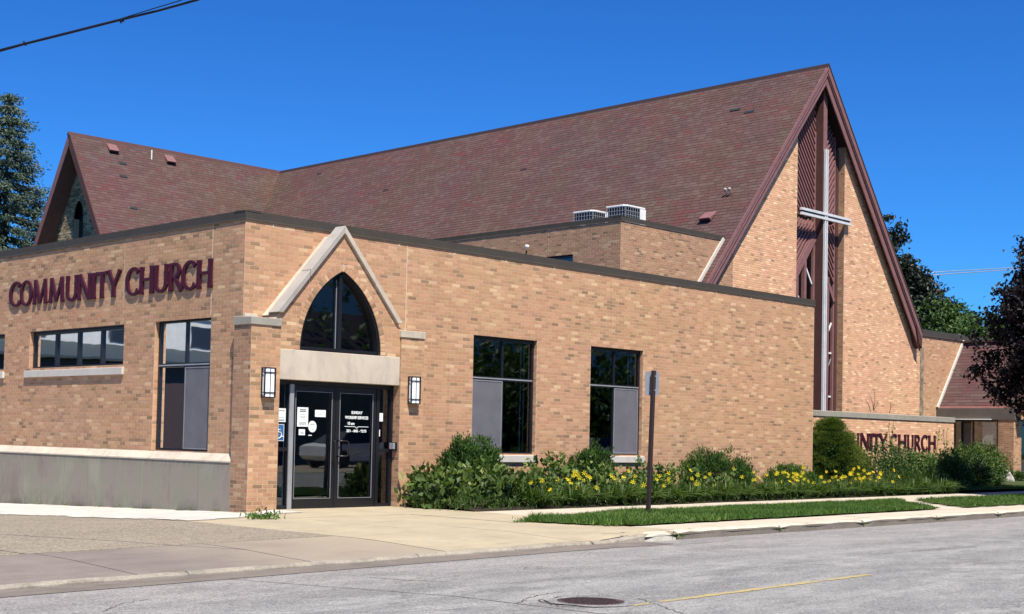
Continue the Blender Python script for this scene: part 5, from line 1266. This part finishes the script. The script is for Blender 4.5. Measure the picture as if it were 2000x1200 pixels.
# bed soil and lawn at right
sheet('flower_bed', AR(3.32, 33, .5), [-2.28, -2.1, -1.6, -1., -.5, 0, 1.3], lambda x, y: h(x, y)+.0+.06*clamp((y+2.25)/.3)*(.8+.4*math.sin(3*x+5*y)), 'soil', keep=lambda x, y: x > 17.6 or y < 0, kind='structure')
sheet('right_lawn', AR(17.6, 45, .8), [-2.26, -1.4, 0, 2, 5.4], lambda x, y: h(x, y)+.07, 'turf', keep=lambda x, y: (y < -1.2 or x > 28) , kind='structure')
GROW = 'foundation shrubs along the brick wing'
# big-leaved perennial mound at the entrance end
def bigleaf(x, y, R, label, n=60, nl=7, leaf=.16, tm=.42):
    n = int(n*2.6)
    return ellipsoid_shrub('leafy_shrub', label, 'shrub', (x, y, h(x, y)+.02), R, n, nl, leaf, 'leaf_big', GROW, wd=.62, clumpr=.22, lumps=.1, tmean=tm)
bigleaf(3.62, -1.05, (.62, .62, .62), 'dark broad-leaved shrub at the left end of the bed, against the entrance', 60, 7)
bigleaf(4.45, -1.30, (.75, .65, .72), 'broad-leaved shrub in front of the tall bushy yew left of the first window', 80, 7)
bigleaf(5.55, -1.05, (.55, .5, .62), 'broad-leaved shrub under the first tall window', 50, 7, .13)
bigleaf(6.95, -.75, (.62, .45, .86), 'tall leafy shrub right of the first window sill', 55, 7, .13, .55)
bigleaf(8.1, -1.0, (.6, .5, .78), 'leafy shrub between the two tall windows', 50, 7, .12, .6)
bigleaf(6.2, -1.5, (.5, .35, .50), 'low broad-leaved plant among the daylilies in front of the first window', 40, 7, .11)
bigleaf(7.6, -1.45, (.5, .35, .55), 'low broad-leaved plant among the daylilies between the windows', 40, 7, .11, .6)
bigleaf(9.0, -1.45, (.5, .35, .5), 'low broad-leaved plant among the daylilies left of the sign post', 40, 7, .11)
bigleaf(11.6, -1.4, (.6, .35, .5), 'low broad-leaved plant among the daylilies below the wide yew', 45, 7, .11, .62)
bigleaf(9.75, -.9, (.6, .5, .74), 'leafy shrub under the second window sill', 45, 7, .12)
bigleaf(10.9, -.9, (.7, .5, .70), 'leafy shrub just right of the second window', 45, 7, .11)
def yew(x, y, R, label, n=150, nl=70, mat='leaf_yew', leaf=.07, tm=.42):
    n = int(n*1.8)
    return ellipsoid_shrub('yew_shrub', label, 'shrub', (x, y, h(x, y)+.02), R, n, nl, leaf, mat, GROW, wd=.34, clumpr=.17, updir=.75, lumps=.09, tmean=tm)
yew(4.75, -.62, (.62, .5, 1.22), 'tallest dark yew mound, left of the first window', 190, 62)
yew(8.05, -.75, (.52, .45, 1.08), 'pointed dark yew mound below the second window', 140, 55)
yew(12.3, -.85, (1.05, .6, .98), 'wide dark yew mound on the blank brick wall', 190, 55)
yew(15.6, -.65, (.8, .5, .68), 'low olive yew mound near the far corner of the wing', 110, 50, tm=.7)
# brown seed spikes beside the tall yew
sk = thing('dead_flower_stalks', 'brown dried flower stalks standing left of the tall yew', 'plant', (4.1, -.55, 0))
for q in ((905, 868, 900), (888, 880, 915), (915, 850, 885)):
    a_ = Vector(onY(q[0], q[1], -.5)); b_ = Vector(onY(q[0]+8, q[2]+30, -.5)); MB().tube([b_, (a_+b_)/2+Vector((.02, 0, 0)), a_], [.006, .005, .004], 5).build('stalk', 'bark', sk)
    n_ = 26; C = np.array(a_)[None]+rng.normal(size=(n_, 3))*np.array([.018, .018, .075])-np.array(sk.location)[None]; leaf_mesh('seed_head', C, .05, .035, 'bluepetal', sk)
# low fresh-green plants at the bed edge
ellipsoid_shrub('ground_plant', 'bright green fine-leaved plant at the bed edge below the first shrub', 'plant', (3.7, -1.75, h(3.7, -1.7)+.02), (.42, .25, .3), 50, 50, .045, 'leaf_lily', wd=.3, clumpr=.3)

# daylilies
def blade_verts(n_, L, w_, spread, seg=4):
    V = []; Fc = []; 
    for i in range(n_):
        q = rng.uniform(0, 2*math.pi); l_ = L*rng.uniform(.65, 1.1); d = np.array([math.cos(q), math.sin(q)]); s_ = np.array([-d[1], d[0]]); lean_ = rng.uniform(.25, 1.)*spread; r0 = rng.uniform(0, .07)
        b = len(V)
        for k in range(seg+1):
            t = k/seg; out_ = r0+l_*lean_*t**1.5*.75; z = l_*(t-.48*lean_*t*t*1.25); ww = w_*(1-t**2.2)*.5+.0008
            for sg in (-1, 1): V.append((d[0]*out_+s_[0]*ww*sg, d[1]*out_+s_[1]*ww*sg, z+(.004 if sg > 0 else 0)))
        for k in range(seg): Fc.append((b+2*k, b+2*k+1, b+2*k+3, b+2*k+2))
    return np.array(V), np.array(Fc)
def lily_proto(k):
    V, Fc = blade_verts(95, .56, .027, 1.25); return mesh_np('blades', V, Fc, M['leaf_lily'], tint=np.repeat(np.clip(rng.normal(.5, .22, 95), 0, 1), 4), link=False)
BL_ = [lily_proto(k) for k in range(5)]
def flower_mesh(rot):
    m_ = MB(); n_ = 6
    for k in range(n_):
        q = 2*math.pi*k/n_+rot; w_ = .5 if k % 2 else .36
        def p(r, a_, z): return (r*math.cos(a_), r*math.sin(a_), z)
        m_.face([(0, 0, 0), p(.032, q-w_*.7, .018), p(.046, q-w_*.35, .026), p(.034, q, .032)], t=.9); m_.face([(0, 0, 0), p(.034, q, .032), p(.046, q+w_*.35, .026), p(.032, q+w_*.7, .018)], t=.9)
        m_.face([p(.034, q, .032), p(.046, q-w_*.35, .026), p(.060, q, .020), p(.046, q+w_*.35, .026)], t=.5)
    for k in range(3): m_.beam((0, 0, .01), (.012*math.cos(2*k), .012*math.sin(2*k), .05), .003, .003, t=.1)
    return m_.build('flower', 'petal', link=False, fix=False)
FLW = [flower_mesh(.2), flower_mesh(.8)]
stm = MB().tube([(0, 0, 0), (.01, 0, .3), (0, 0, .6)], [.005, .004, .003], 5).build('flower_stalk', 'stem', link=False)
LGR = 'yellow daylilies edging the flower bed'
def lily(x, y, nf, s=1., label='yellow-flowered daylily clump with arching blades at the edge of the bed', hgt=1.):
    t_ = thing('daylily', label if nf else 'daylily clump without open flowers at the edge of the bed', 'plant', (x, y, h(x, y)+.03), LGR if nf else 'flowerless daylilies edging the flower bed', rz=random.uniform(0, 6))
    b_ = bpy.data.objects.new('blades', random.choice(BL_)); COL.objects.link(b_); b_.parent = t_; b_.scale = (s, s, s*hgt)
    for k in range(nf):
        q = random.uniform(0, 6.28); r_ = random.uniform(.05, .3)*s; hz = random.uniform(.30, .66)*s
        tilt = Vector((math.cos(q), math.sin(q), 0))
        st = bpy.data.objects.new('flower_stalk', stm); COL.objects.link(st); st.parent = t_; d_ = Vector((r_*math.cos(q), r_*math.sin(q), hz)); st.rotation_euler = d_.to_track_quat('Z', 'Y').to_euler(); st.scale = (1, 1, d_.length/.6)
        # blooms turn to the light
        yaw_ = t_.rotation_euler.z; loc_dir = Vector((S.x+random.uniform(-.5, .5)-.2, S.y+random.uniform(-.4, .4), .35+random.uniform(-.2, .4))).normalized(); loc_dir.rotate(Matrix.Rotation(-yaw_, 3, 'Z'))
        f_ = bpy.data.objects.new('flower', random.choice(FLW)); COL.objects.link(f_); f_.parent = t_; f_.location = d_; f_.rotation_euler = loc_dir.to_track_quat('Z', 'Y').to_euler(); f_.scale = (.92*s,)*3
x = 4.9
while x < 21.5:
    for yy in (-2.1, -1.6):
        X_ = x+random.uniform(-.12, .12)+(0 if yy < -1.7 else .2); Y_ = yy+random.uniform(-.08, .08)
        dens = .7 if X_ < 6.2 else (1.7 if X_ < 9.6 else (1.3 if X_ < 10.8 else (.12 if X_ < 12.5 else (2.3 if X_ < 17.2 else .0))))
        if 17.2 < X_ < 18.2: dens = 1.0
        dens *= .85 if yy < -1.7 else 1.15
        nf = min(6, int(rng.poisson(dens))); lily(X_, Y_, nf, random.uniform(.82, 1.05))
    x += .36
for q in ((26.3, -.2), (27.3, -.4)): lily(q[0], q[1], 2, 1.)
# weeds hugging the soil between clumps
n_ = 9000; C = np.stack([rng.uniform(2.95, 21, n_), rng.uniform(-2.36, -.5, n_), rng.uniform(.02, .22, n_)], 1); D = rng.normal(size=(n_, 3))*.6; D[:, 2] += 1
leaf_mesh('low_foliage', C, rng.uniform(.05, .16, n_), .02, 'leaf_lily', None, np.clip(rng.normal(.35, .2, n_), 0, 1), D=D, kind='stuff', label='low green leaves filling the flower bed')

# clipped conifer by the sign wall
cx0, cy0 = 19.0, .35
cn = thing('clipped_conifer', 'dense rounded cone of clipped green conifer beside the wing corner', 'shrub', (cx0, cy0, 0))
n_ = 340; zz = rng.uniform(.22, 1.98, n_)**1.0; 
def cone_r(z): return np.interp(z, [.2, .4, .6, .85, 1.1, 1.4, 1.7, 1.9, 2.02], [.5, .8, .98, .96, .84, .64, .40, .22, .05])
q = rng.uniform(0, 2*math.pi, n_); q = np.linspace(0, 2*math.pi*34, n_)+rng.normal(0, .2, n_); zz = np.sort(zz); rr = cone_r(zz)*rng.uniform(.80, 1.03, n_)
cc = np.stack([rr*np.cos(q), rr*np.sin(q), zz], 1); nl = 150; C = np.repeat(cc, nl, 0)+rng.normal(size=(n_*nl, 3))*np.array([.08, .08, .03])
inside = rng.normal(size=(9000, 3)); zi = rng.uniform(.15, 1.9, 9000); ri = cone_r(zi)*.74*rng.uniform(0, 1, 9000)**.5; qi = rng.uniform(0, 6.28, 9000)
t = np.clip(.5+.14*np.repeat(rng.normal(size=n_), nl)+rng.normal(0, .12, len(C)), 0, 1)
out = C*np.array([1, 1, 0]); D = out/np.linalg.norm(out, axis=1)[:, None]+rng.normal(size=C.shape)*.35; D[:, 2] += .35
leaf_mesh('foliage', C, .040, .014, 'leaf_cone', cn, t, D=D)
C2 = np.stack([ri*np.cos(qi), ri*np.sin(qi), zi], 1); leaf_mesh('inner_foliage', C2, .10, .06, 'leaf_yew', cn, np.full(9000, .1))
MB().tube([(0, 0, -.05), (0, 0, .6)], [.05, .04], 8).build('trunk', 'bark', cn, world=False)
# shrubs in front of the sign wall and porch
SG = 'shrubs in front of the low sign wall'
def shrub(x, y, R, label, mat='leaf_shrub', leaf=.085, n=110, nl=26, tm=.5, wd=.5, up=.3):
    n = int(n*2); R = (R[0], R[1], R[2]*.84)
    return ellipsoid_shrub('leafy_shrub', label, 'shrub', (x, y, h(x, y)+.03), R, n, nl, leaf, mat, SG, clumpr=.2, tmean=tm, wd=wd, updir=up, lumps=.12)
shrub(20.9, -.2, (.85, .8, 1.32), 'dark green shrub touching the clipped conifer, under the first visible wall letters', n=150, tm=.4, leaf=.07)
shrub(22.5, -.1, (.85, .7, 1.12), 'green shrub below the middle of the low wall letters', n=130, tm=.62, leaf=.10)
shrub(23.9, -.35, (.8, .7, 1.05), 'shadowed leafy shrub below the right end of the low wall letters', n=130, tm=.5, leaf=.11)
shrub(25.6, -.15, (.9, .8, 1.0), 'deep-shaded shrub below the right end of the sign wall', n=120, tm=.2)
shrub(28.3, .9, (1.05, .95, 1.34), 'large bright green shrub in front of the porch window', mat='leaf_lily', n=230, nl=30, tm=.55, leaf=.13, wd=.28, up=-.1)
shrub(27.0, .3, (.8, .8, .85), 'low green shrub between the sign wall end and the big porch shrub', n=90)
shrub(33.0, 1.6, (.4, .4, .4), 'small pale green plant beside the white boulder', mat='leaf_lily', n=40)
shrub(19.6, -1.5, (.7, .4, .55), 'grassy mound below the clipped conifer', mat='leaf_lily', leaf=.16, n=80, wd=.12, up=.9)
shrub(21.2, -1.35, (.75, .45, .60), 'second grassy mound right of the clipped conifer', mat='leaf_lily', leaf=.18, n=90, wd=.12, up=.9)
ts = thing('thin_sapling', 'leggy pale sapling stems rising over the sign wall end', 'plant', (26.6, .9, 0), None)
for q in ((1735, 860, 905, 8), (1745, 850, 900, -4), (1842, 868, 905, 6), (1850, 862, 905, -3), (1835, 862, 900, -8)):
    a_ = Vector(onY(q[0], q[1]-28, .9)); b_ = Vector(onY(q[0]+q[3], q[2], .9)); MB().tube([b_, (a_+b_)/2, a_], [.01, .008, .005], 5).build('stem', 'stem', ts)
    C = (np.array(a_)[None]*rng.uniform(.4, 1, 18)[:, None]); tt = rng.uniform(0, .8, 18)[:, None]; C = np.array(a_)[None]*(1-tt)+np.array(b_)[None]*tt+rng.normal(size=(18, 3))*.05-np.array(ts.location)[None]; leaf_mesh('leaves', C, .10, .05, 'leaf_big', ts, np.clip(rng.normal(.85, .1, 18), 0, 1))
tw = thing('bare_twigs', 'bare dry twigs standing above the coping of the sign wall', 'plant', (25, 1.9, 2.2))
for q in ((1706, 800, 1700, 775), (1706, 800, 1708, 765), (1706, 800, 1716, 782), (1700, 802, 1690, 780), (1737, 805, 1739, 785)):
    MB().tube([onY(q[0], q[1]+2, 1.9), onY((q[0]+q[2])/2+2, (q[1]+q[3])/2, 1.9), onY(q[2], q[3], 1.9)], [.012, .009, .005], 5).build('twig', 'bark', tw)
# boulder
bl = thing('boulder', 'large pale boulder at the foot of the porch pier', 'rock', (31.9, 1.5, 0)); bm = bmesh.new(); bmesh.ops.create_icosphere(bm, subdivisions=4, radius=1)
for v in bm.verts:
    p = v.co.copy(); k = 1+.12*math.sin(3*p.x+2*p.y)+.08*math.sin(5*p.z+4*p.x)+.05*math.sin(9*p.y+7*p.z); v.co = Vector((p.x*.50*k, p.y*.36*k, p.z*.36*k)); v.co.z += -.3*v.co.x
me = bpy.data.meshes.new('rock'); bm.to_mesh(me); bm.free(); me.materials.append(M['rock']); me.polygons.foreach_set('use_smooth', [True]*len(me.polygons))
o = bpy.data.objects.new('stone', me); COL.objects.link(o); o.parent = bl; o.location = (-.12, .0, .3)

# ---- grass
GP = [(1.95, -4.62), (3.0, -4.2), (5.3, -3.74), (15.3, -3.74), (13.9, -4.6), (12.4, -6.2), (2.7, -6.24), (2.25, -5.7)]
GP2 = [(16.1, -3.74), (45, -3.74), (45, -6.2), (13.4, -6.2), (14.8, -4.6)]
def gkeep(P): return lambda x, y: inpoly(x+.05*math.sin(8*x+3*y), y+.04*math.sin(7*x), P)
def gz(x, y): return h(x, y)+.022
for P, xa, xb in ((GP, 1.8, 15.6), (GP2, 13.2, 45)):
    sheet('grass_strip', AR(xa, xb, .1 if xb < 20 else .3), AR(-6.3, -3.7, .08), gz, 'turf', keep=gkeep(P), kind='structure')
def blades(name, n_, P, box, hgt, label, zf=gz, w_=.007, tm=.45):
    x = rng.uniform(box[0], box[1], n_*3); y = rng.uniform(box[2], box[3], n_*3); k = gkeep(P); ok = np.array([k(a_, b_) for a_, b_ in zip(x, y)]) & (np.sin(x*2.7+np.sin(y*5))*np.sin(y*4.1+x)+.6*np.sin(x*9+y*7)+rng.normal(0, .6, n_*3) > -.95); x = x[ok][:n_]; y = y[ok][:n_]; n_ = len(x)
    z = np.array([zf(a_, b_) for a_, b_ in zip(x, y)]); q = rng.uniform(0, 6.28, n_); hh = hgt*rng.uniform(.5, 1.2, n_)*(1+.5*np.sin(x*2.1)*np.sin(y*3.3)); L_ = rng.normal(size=(n_, 2))*.45*hh[:, None]
    dx_ = np.cos(q)*w_; dy_ = np.sin(q)*w_
    V = np.stack([np.stack([x-dx_, y-dy_, z], 1), np.stack([x+dx_, y+dy_, z], 1), np.stack([x+L_[:, 0], y+L_[:, 1], z+hh], 1)], 1).reshape(-1, 3)
    mesh_np(name, V, np.arange(3*n_).reshape(-1, 3), M['grass'], tint=np.clip(tm+.12*np.sin(x*1.7+y)+rng.normal(0, .18, n_), 0, 1), kind='stuff', label=label)
blades('grass', 60000, GP, (1.9, 15.5, -6.25, -3.7), .055, 'short mown grass between the walk and the kerb')
blades('grass', 7000, [(1.9, -4.7), (3.2, -4.2), (5.2, -4.2), (5.2, -6.22), (2.3, -6.22)], (1.9, 5.2, -6.25, -4.2), .085, 'ragged weedy grass at the tip of the verge', w_=.011, tm=.6)
blades('grass', 26000, GP2, (13.3, 32, -6.25, -3.7), .055, 'short mown grass beyond the crossing path')
blades('grass', 9000, [(17.6, -2.3), (45, -2.3), (45, -1.2), (17.6, -1.2)], (17.6, 32, -2.3, -1.2), .06, 'grass in front of the shrubs by the sign wall', zf=lambda x, y: h(x, y)+.07)
# weeds in kerb gaps and at the pier
def weed(x, y, z, s, label, n_=60, cat='weed'):
    t_ = thing('weed', label, cat, (x, y, z), label.replace('small weed', 'small weeds').replace('tuft', 'tufts')); C = rng.normal(size=(n_, 3))*np.array([s, s, s*.45]); C[:, 2] = np.abs(C[:, 2]); D = rng.normal(size=(n_, 3))*.7; D[:, 2] += .8
    leaf_mesh('leaves', C, s*rng.uniform(.5, 1., n_), s*.25, 'grass', t_, np.clip(rng.normal(.5, .25, n_), 0, 1), D=D)
for i, kx in enumerate(KJ[:9]): weed(kx+.0, -7.46, h(kx, -7)-.06, .05 if i else .07, 'tuft of weeds in a gap between the kerb stones', 50)
wp = onZ(512, 1016, -.03); weed(wp[0], wp[1], h(wp[0], wp[1]), .12, 'leafy weed at the foot of the left entrance pier', 160)
for px0, s_ in ((1016, .07), (1034, .05), (1006, .03)): q = onZ(px0, 1021, 0); weed(q[0], q[1], h(q[0], q[1]), s_, 'weed sprouting at the tip of the verge', 60)
for i in range(9):
    yy = .3+i*.75+random.uniform(-.2, .2); weed(-.16, yy, h(-.16, yy), .05, 'small weed along the foot of the plinth', 24)
# dirt in the strip/kerb joint
for a_, b_ in ((1.5, 4.2), (6.2, 7.9), (10.2, 12.5)): ribbon('joint_weeds', lerp_pts((a_, -7.29), (b_, -7.29), 24, .006), .02, lambda x, y: h(x, y), 'turf', .03, .8, kind='structure')
ribbon('apron_joint', lerp_pts((-2.3, -7.43), (1.1, -7.43), 30, .008), .016, h, 'joint', .012, .9, kind='structure')
ribbon('apron_joint', [(.55+.02*i+.1*math.sin(i*.25), -7.44+.0*i) if i < 3 else (1.0+.013*i, -7.44+.10*math.sin(math.pi*clamp((i-3)/9.))) for i in range(13)], .03, lambda x, y: h(3, -7), 'joint', .032, .4, kind='structure')

# ================================================================== TREES
def crown(t_, centre, R, nclump, nleaf, leaf, mat, cr=.16, holes=0., seed=1, tm=.5, wd=.6, shell=.75):
    r_ = np.random.default_rng(seed); v = r_.normal(size=(nclump, 3)); v /= np.linalg.norm(v, axis=1)[:, None]
    ph = r_.uniform(0, 6.28, 6); lump = 1+.16*np.sin(4*v[:, 0]+ph[0])*np.cos(3*v[:, 2]+ph[1])+.13*np.sin(7*v[:, 1]+ph[2]+3*v[:, 2])+.03*r_.normal(size=nclump)
    rad = lump*(shell+(1-shell)*r_.uniform(size=nclump))*np.where(r_.uniform(size=nclump) < .25, r_.uniform(.3, .8, nclump), 1)
    cc = v*np.array(R)*rad[:, None]+np.array(centre); sz = cr*np.mean(R)*r_.uniform(.6, 1.3, nclump)
    C = np.repeat(cc, nleaf, 0)+r_.normal(size=(nclump*nleaf, 3))*np.repeat(sz, nleaf)[:, None]*np.array([.5, .5, .34])
    D = r_.normal(size=C.shape); D[:, 2] -= .3; N = r_.normal(size=C.shape)*.6; N[:, 2] += 1
    t = np.clip(tm+.12*np.repeat(r_.normal(size=nclump), nleaf)+r_.normal(0, .15, len(C)), 0, 1)
    leaf_mesh('crown', C, leaf*r_.uniform(.7, 1.2, len(C)), leaf*wd, mat, t_, t, N=N, D=D, fold=.2)
    return cc
def tree(name, label, loc, H, centre, R, mat, nclump=420, nleaf=40, leaf=.2, cr=.15, seed=1, tr=.22, tm=.5, group=None, shell=.75, limbs=10):
    t_ = thing(name, label, 'tree', loc, group); cc = crown(t_, centre, R, nclump, nleaf, leaf, mat, cr, seed=seed, tm=tm, shell=shell)
    m_ = MB(); c = Vector(centre); m_.tube([(0, 0, -.2), (.05, .02, c.z*.35), (c.x*.4, c.y*.4, c.z*.7), (c.x, c.y, c.z+R[2]*.3)], [tr*1.25, tr, tr*.8, tr*.25], 9)
    r_ = np.random.default_rng(seed+9)
    for k in range(limbs):
        e = Vector(cc[r_.integers(len(cc))]); s_ = Vector((c.x*.3, c.y*.3, c.z*r_.uniform(.5, .8))); m_.tube([s_, (s_+e)/2+Vector((0, 0, .15*R[2]*.5)), e], [tr*.45, tr*.26, tr*.07], 6)
    m_.build('trunk', 'bark', t_, world=False, smooth=True); return t_
# dark purple maple in the verge at right
tree('purple_maple', 'dark purple maple leaning in from the right edge over the verge', (22.75, -5.25, h(22.7, -5.2)), 9, (-.25, .1, 4.2), (2.55, 2.5, 2.95), 'leaf_purple', 1900, 60, .135, .10, 5, .15, .5, shell=.55, limbs=22)
TG = 'trees behind the church at right'
a_ = at(1742, 560, 76); tree('dark_tree', 'tall dark bronze-leaved tree rising behind the right rake of the gable', (a_[0], a_[1], -.5), 14, (0, 0, 7.0), (3.1, 3.1, 5.9), 'leaf_darkgreen', 900, 60, .26, .12, 11, .25, .5, TG)
a_ = at(1835, 620, 66); tree('green_maple', 'rounded green maple just beyond the annex roof', (a_[0], a_[1], -.5), 10, (0, 0, 5.2), (2.6, 2.6, 3.35), 'leaf_tree', 380, 40, .22, .15, 12, .22, .55, TG)
a_ = at(1905, 620, 72); tree('green_maple', 'green maple partly screened by the purple maple', (a_[0], a_[1], -.5), 10, (0, 0, 5.7), (2.2, 2.2, 3.3), 'leaf_tree', 300, 40, .24, .15, 13, .22, .45, TG)
a_ = at(1795, 600, 84); tree('dark_tree', 'low dark tree between the bronze tree and the green maple', (a_[0], a_[1], -.5), 10, (0, 0, 6.2), (3.6, 3.6, 3.5), 'leaf_darkgreen', 300, 40, .28, .15, 14, .22, .6, TG)
a_ = at(1975, 640, 80); tree('green_maple', 'far green maple at the right edge behind the purple maple', (a_[0], a_[1], -.5), 10, (0, 0, 5.0), (4.0, 4.0, 4.0), 'leaf_tree', 300, 40, .28, .15, 15, .22, .5, TG)
# blue spruce at left
a_ = at(4, 600, 62); sp0 = thing('spruce', 'tall blue-green spruce standing behind the stone gable at left', 'tree', (a_[0], a_[1], -.6))
Hs = at(14, 172, 62)[2]+.6; C, D, T_ = [], [], []; lim = MB()
lev = np.linspace(.16, .985, 30)
for li, f_ in enumerate(lev):
    z0 = Hs*f_; Rr = (4.3*(1-f_)**.70+.10)*(1+.16*math.sin(li*1.9)); nb = int(6+4*(1-f_)); tint_ = .5
    for b_ in range(nb):
        q = 2*math.pi*b_/nb+li*1.7+rng.normal(0, .15); L_ = Rr*rng.uniform(.72, 1.1); d = np.array([math.cos(q), math.sin(q)])
        n2 = int(46*L_)+8; s_ = rng.uniform(.05, 1., n2)**.75
        if li % 3 == 0 and L_ > .8: lim.tube([(0, 0, z0), (d[0]*L_*.6, d[1]*L_*.6, z0-.25*L_*.6), (d[0]*L_*.95, d[1]*L_*.95, z0-.22*L_)], [.04, .025, .01], 5)
        P = np.stack([d[0]*L_*s_, d[1]*L_*s_, z0-.30*L_*s_+.16*L_*s_**2.5], 1)
        for k in range(5):
            off = rng.normal(size=(n2, 3))*np.array([.20, .20, .06])*(.4+.6*s_[:, None]); off[:, 2] -= rng.uniform(0, .30, n2)*(.3+s_)
            C.append(P+off); dd = np.tile([d[0], d[1], -.5], (n2, 1))+rng.normal(size=(n2, 3))*.7; D.append(dd)
            tt = .45+.12*rng.normal()+rng.normal(0, .13, n2); tt = tt+(.25 if (f_ > .84 and rng.random() < .35) else 0); T_.append(tt)
C = np.concatenate(C); D = np.concatenate(D); T_ = np.clip(np.concatenate(T_), 0, 1)
leaf_mesh('needles', C, .17, .055, 'needle', sp0, T_, D=D); lim.tube([(0, 0, -.2), (0, 0, Hs*.5), (0, 0, Hs*.98)], [.26, .15, .03], 9); lim.build('trunk', 'bark', sp0, world=False)
a_ = at(-70, 600, 78); tree('shade_tree', 'green tree behind the spruce at the left edge', (a_[0], a_[1], -.6), 12, (0, 0, 7.), (4.2, 4.2, 4.6), 'leaf_tree', 250, 36, .3, .15, 21, .25, .4)

# ================================================================== ACROSS THE STREET (seen only as reflections in the glass)
ob_ = thing('mirrored_block', 'long pale building with dark lower storey, mirrored in the side windows', 'building', (-42, 30, 0))
MB().box((-80, 46, -.7), (-9, 60, 7.4)).build('wall', 'interior_lt', ob_); MB().box((-80.1, 45.9, 7.4), (-8.9, 60.1, 7.7)).build('roof_edge', 'white', ob_); MB().box((-60, 41, -.7), (-14, 45.9, 4.6)).build('lower_storey', 'dark_brown', ob_); MB().prism([(-60.5, 40.5, 4.6), (-13.5, 40.5, 4.6), (-15, 45.9, 5.6), (-59, 45.9, 5.6)], (0, 0, .12)).build('lower_roof', 'acdark', ob_)
for k in range(12): MB().box((-75+k*5, 45.95, 5.9), (-73.6+k*5, 45.99, 7.0)).build('window', 'black', ob_)
oh = thing('opposite_house', 'grey house across the street, mirrored in the front windows', 'building', (34, -42, 0))
MB().box((26, -52, -.4), (44, -40, 4.4)).build('wall', 'gutter', oh); MB().prism([(25.5, -52.5, 4.4), (25.5, -39.5, 4.4), (25.5, -46, 8.5)], (19, 0, 0)).build('roof', 'dark_brown', oh)
arch_reflector = thing('mirrored_block', 'plain white block added out of view across the street to pale the arched window reflection', 'building', (45, -75, 0)); MB().box((0, -80, -.5), (110, -70, 24)).build('wall', 'white', arch_reflector); r_ = np.random.default_rng(3); n_ = 120000  # unseen block added only to lighten what the arched window reflects
cx_ = r_.uniform(-5, 100, 120); cz_ = r_.uniform(0, 5.2, 120); C = np.repeat(np.stack([cx_, r_.uniform(-58, -44, 120), cz_], 1), n_//120, 0)+r_.normal(size=(n_//120*120, 3))*np.array([2.2, 1.6, 1.9])
leaf_mesh('treeline', C, .5, .4, 'leaf_tree', None, kind='stuff', label='line of green trees across the street')
def mkcar(X_, m1, lab):
  car = thing('parked_car', lab, 'car', (X_, -24., 0)); return car, m1
car, cm_ = mkcar(22, 'white', 'white parked car across the street, mirrored in the glass doors')
def carbody():
    sec = [(-2.2, .45, .78, .82), (-1.9, .3, .86, .86), (-1.2, .28, .95, .88), (1.1, .28, .98, .88), (1.9, .3, .92, .86), (2.2, .42, .75, .8)]
    m_ = MB(); P0 = None
    for x_, lo, hi, hw in sec:
        R0 = [(x_, -hw, lo), (x_, hw, lo), (x_, hw, (lo+hi)*.6), (x_, hw*.9, hi), (x_, -hw*.9, hi), (x_, -hw, (lo+hi)*.6)]
        if P0:
            for k in range(6): m_.face([P0[k], P0[(k+1) % 6], R0[(k+1) % 6], R0[k]])
        else: m_.face(R0)
        P0 = R0
    m_.face(P0); return m_
carbody().build('body', 'white', car, world=False, bevel=.03)
MB().hexa([(-1.5, -.78, .95), (1.35, -.78, .95), (1.35, .78, .95), (-1.5, .78, .95), (-.9, -.62, 1.45), (.6, -.62, 1.45), (.6, .62, 1.45), (-.9, .62, 1.45)]).build('cabin', 'black', car, world=False, bevel=.04)
for x_ in (-1.35, 1.4):
    for y_ in (-.85, .85): MB().tube([(x_, y_-.1, .33), (x_, y_+.1, .33)], .33, 18).build('wheel', 'black', car, world=False)
c2_ = car.copy(); COL.objects.link(c2_); c2_.location = (37.5, -24, 0); c2_['label'] = 'second parked car further along, mirrored in a tall window'
for ch in list(car.children): q = ch.copy(); COL.objects.link(q); q.parent = c2_
for o_ in [o for o in bpy.data.objects if '_inv' in o]: del o_['_inv']
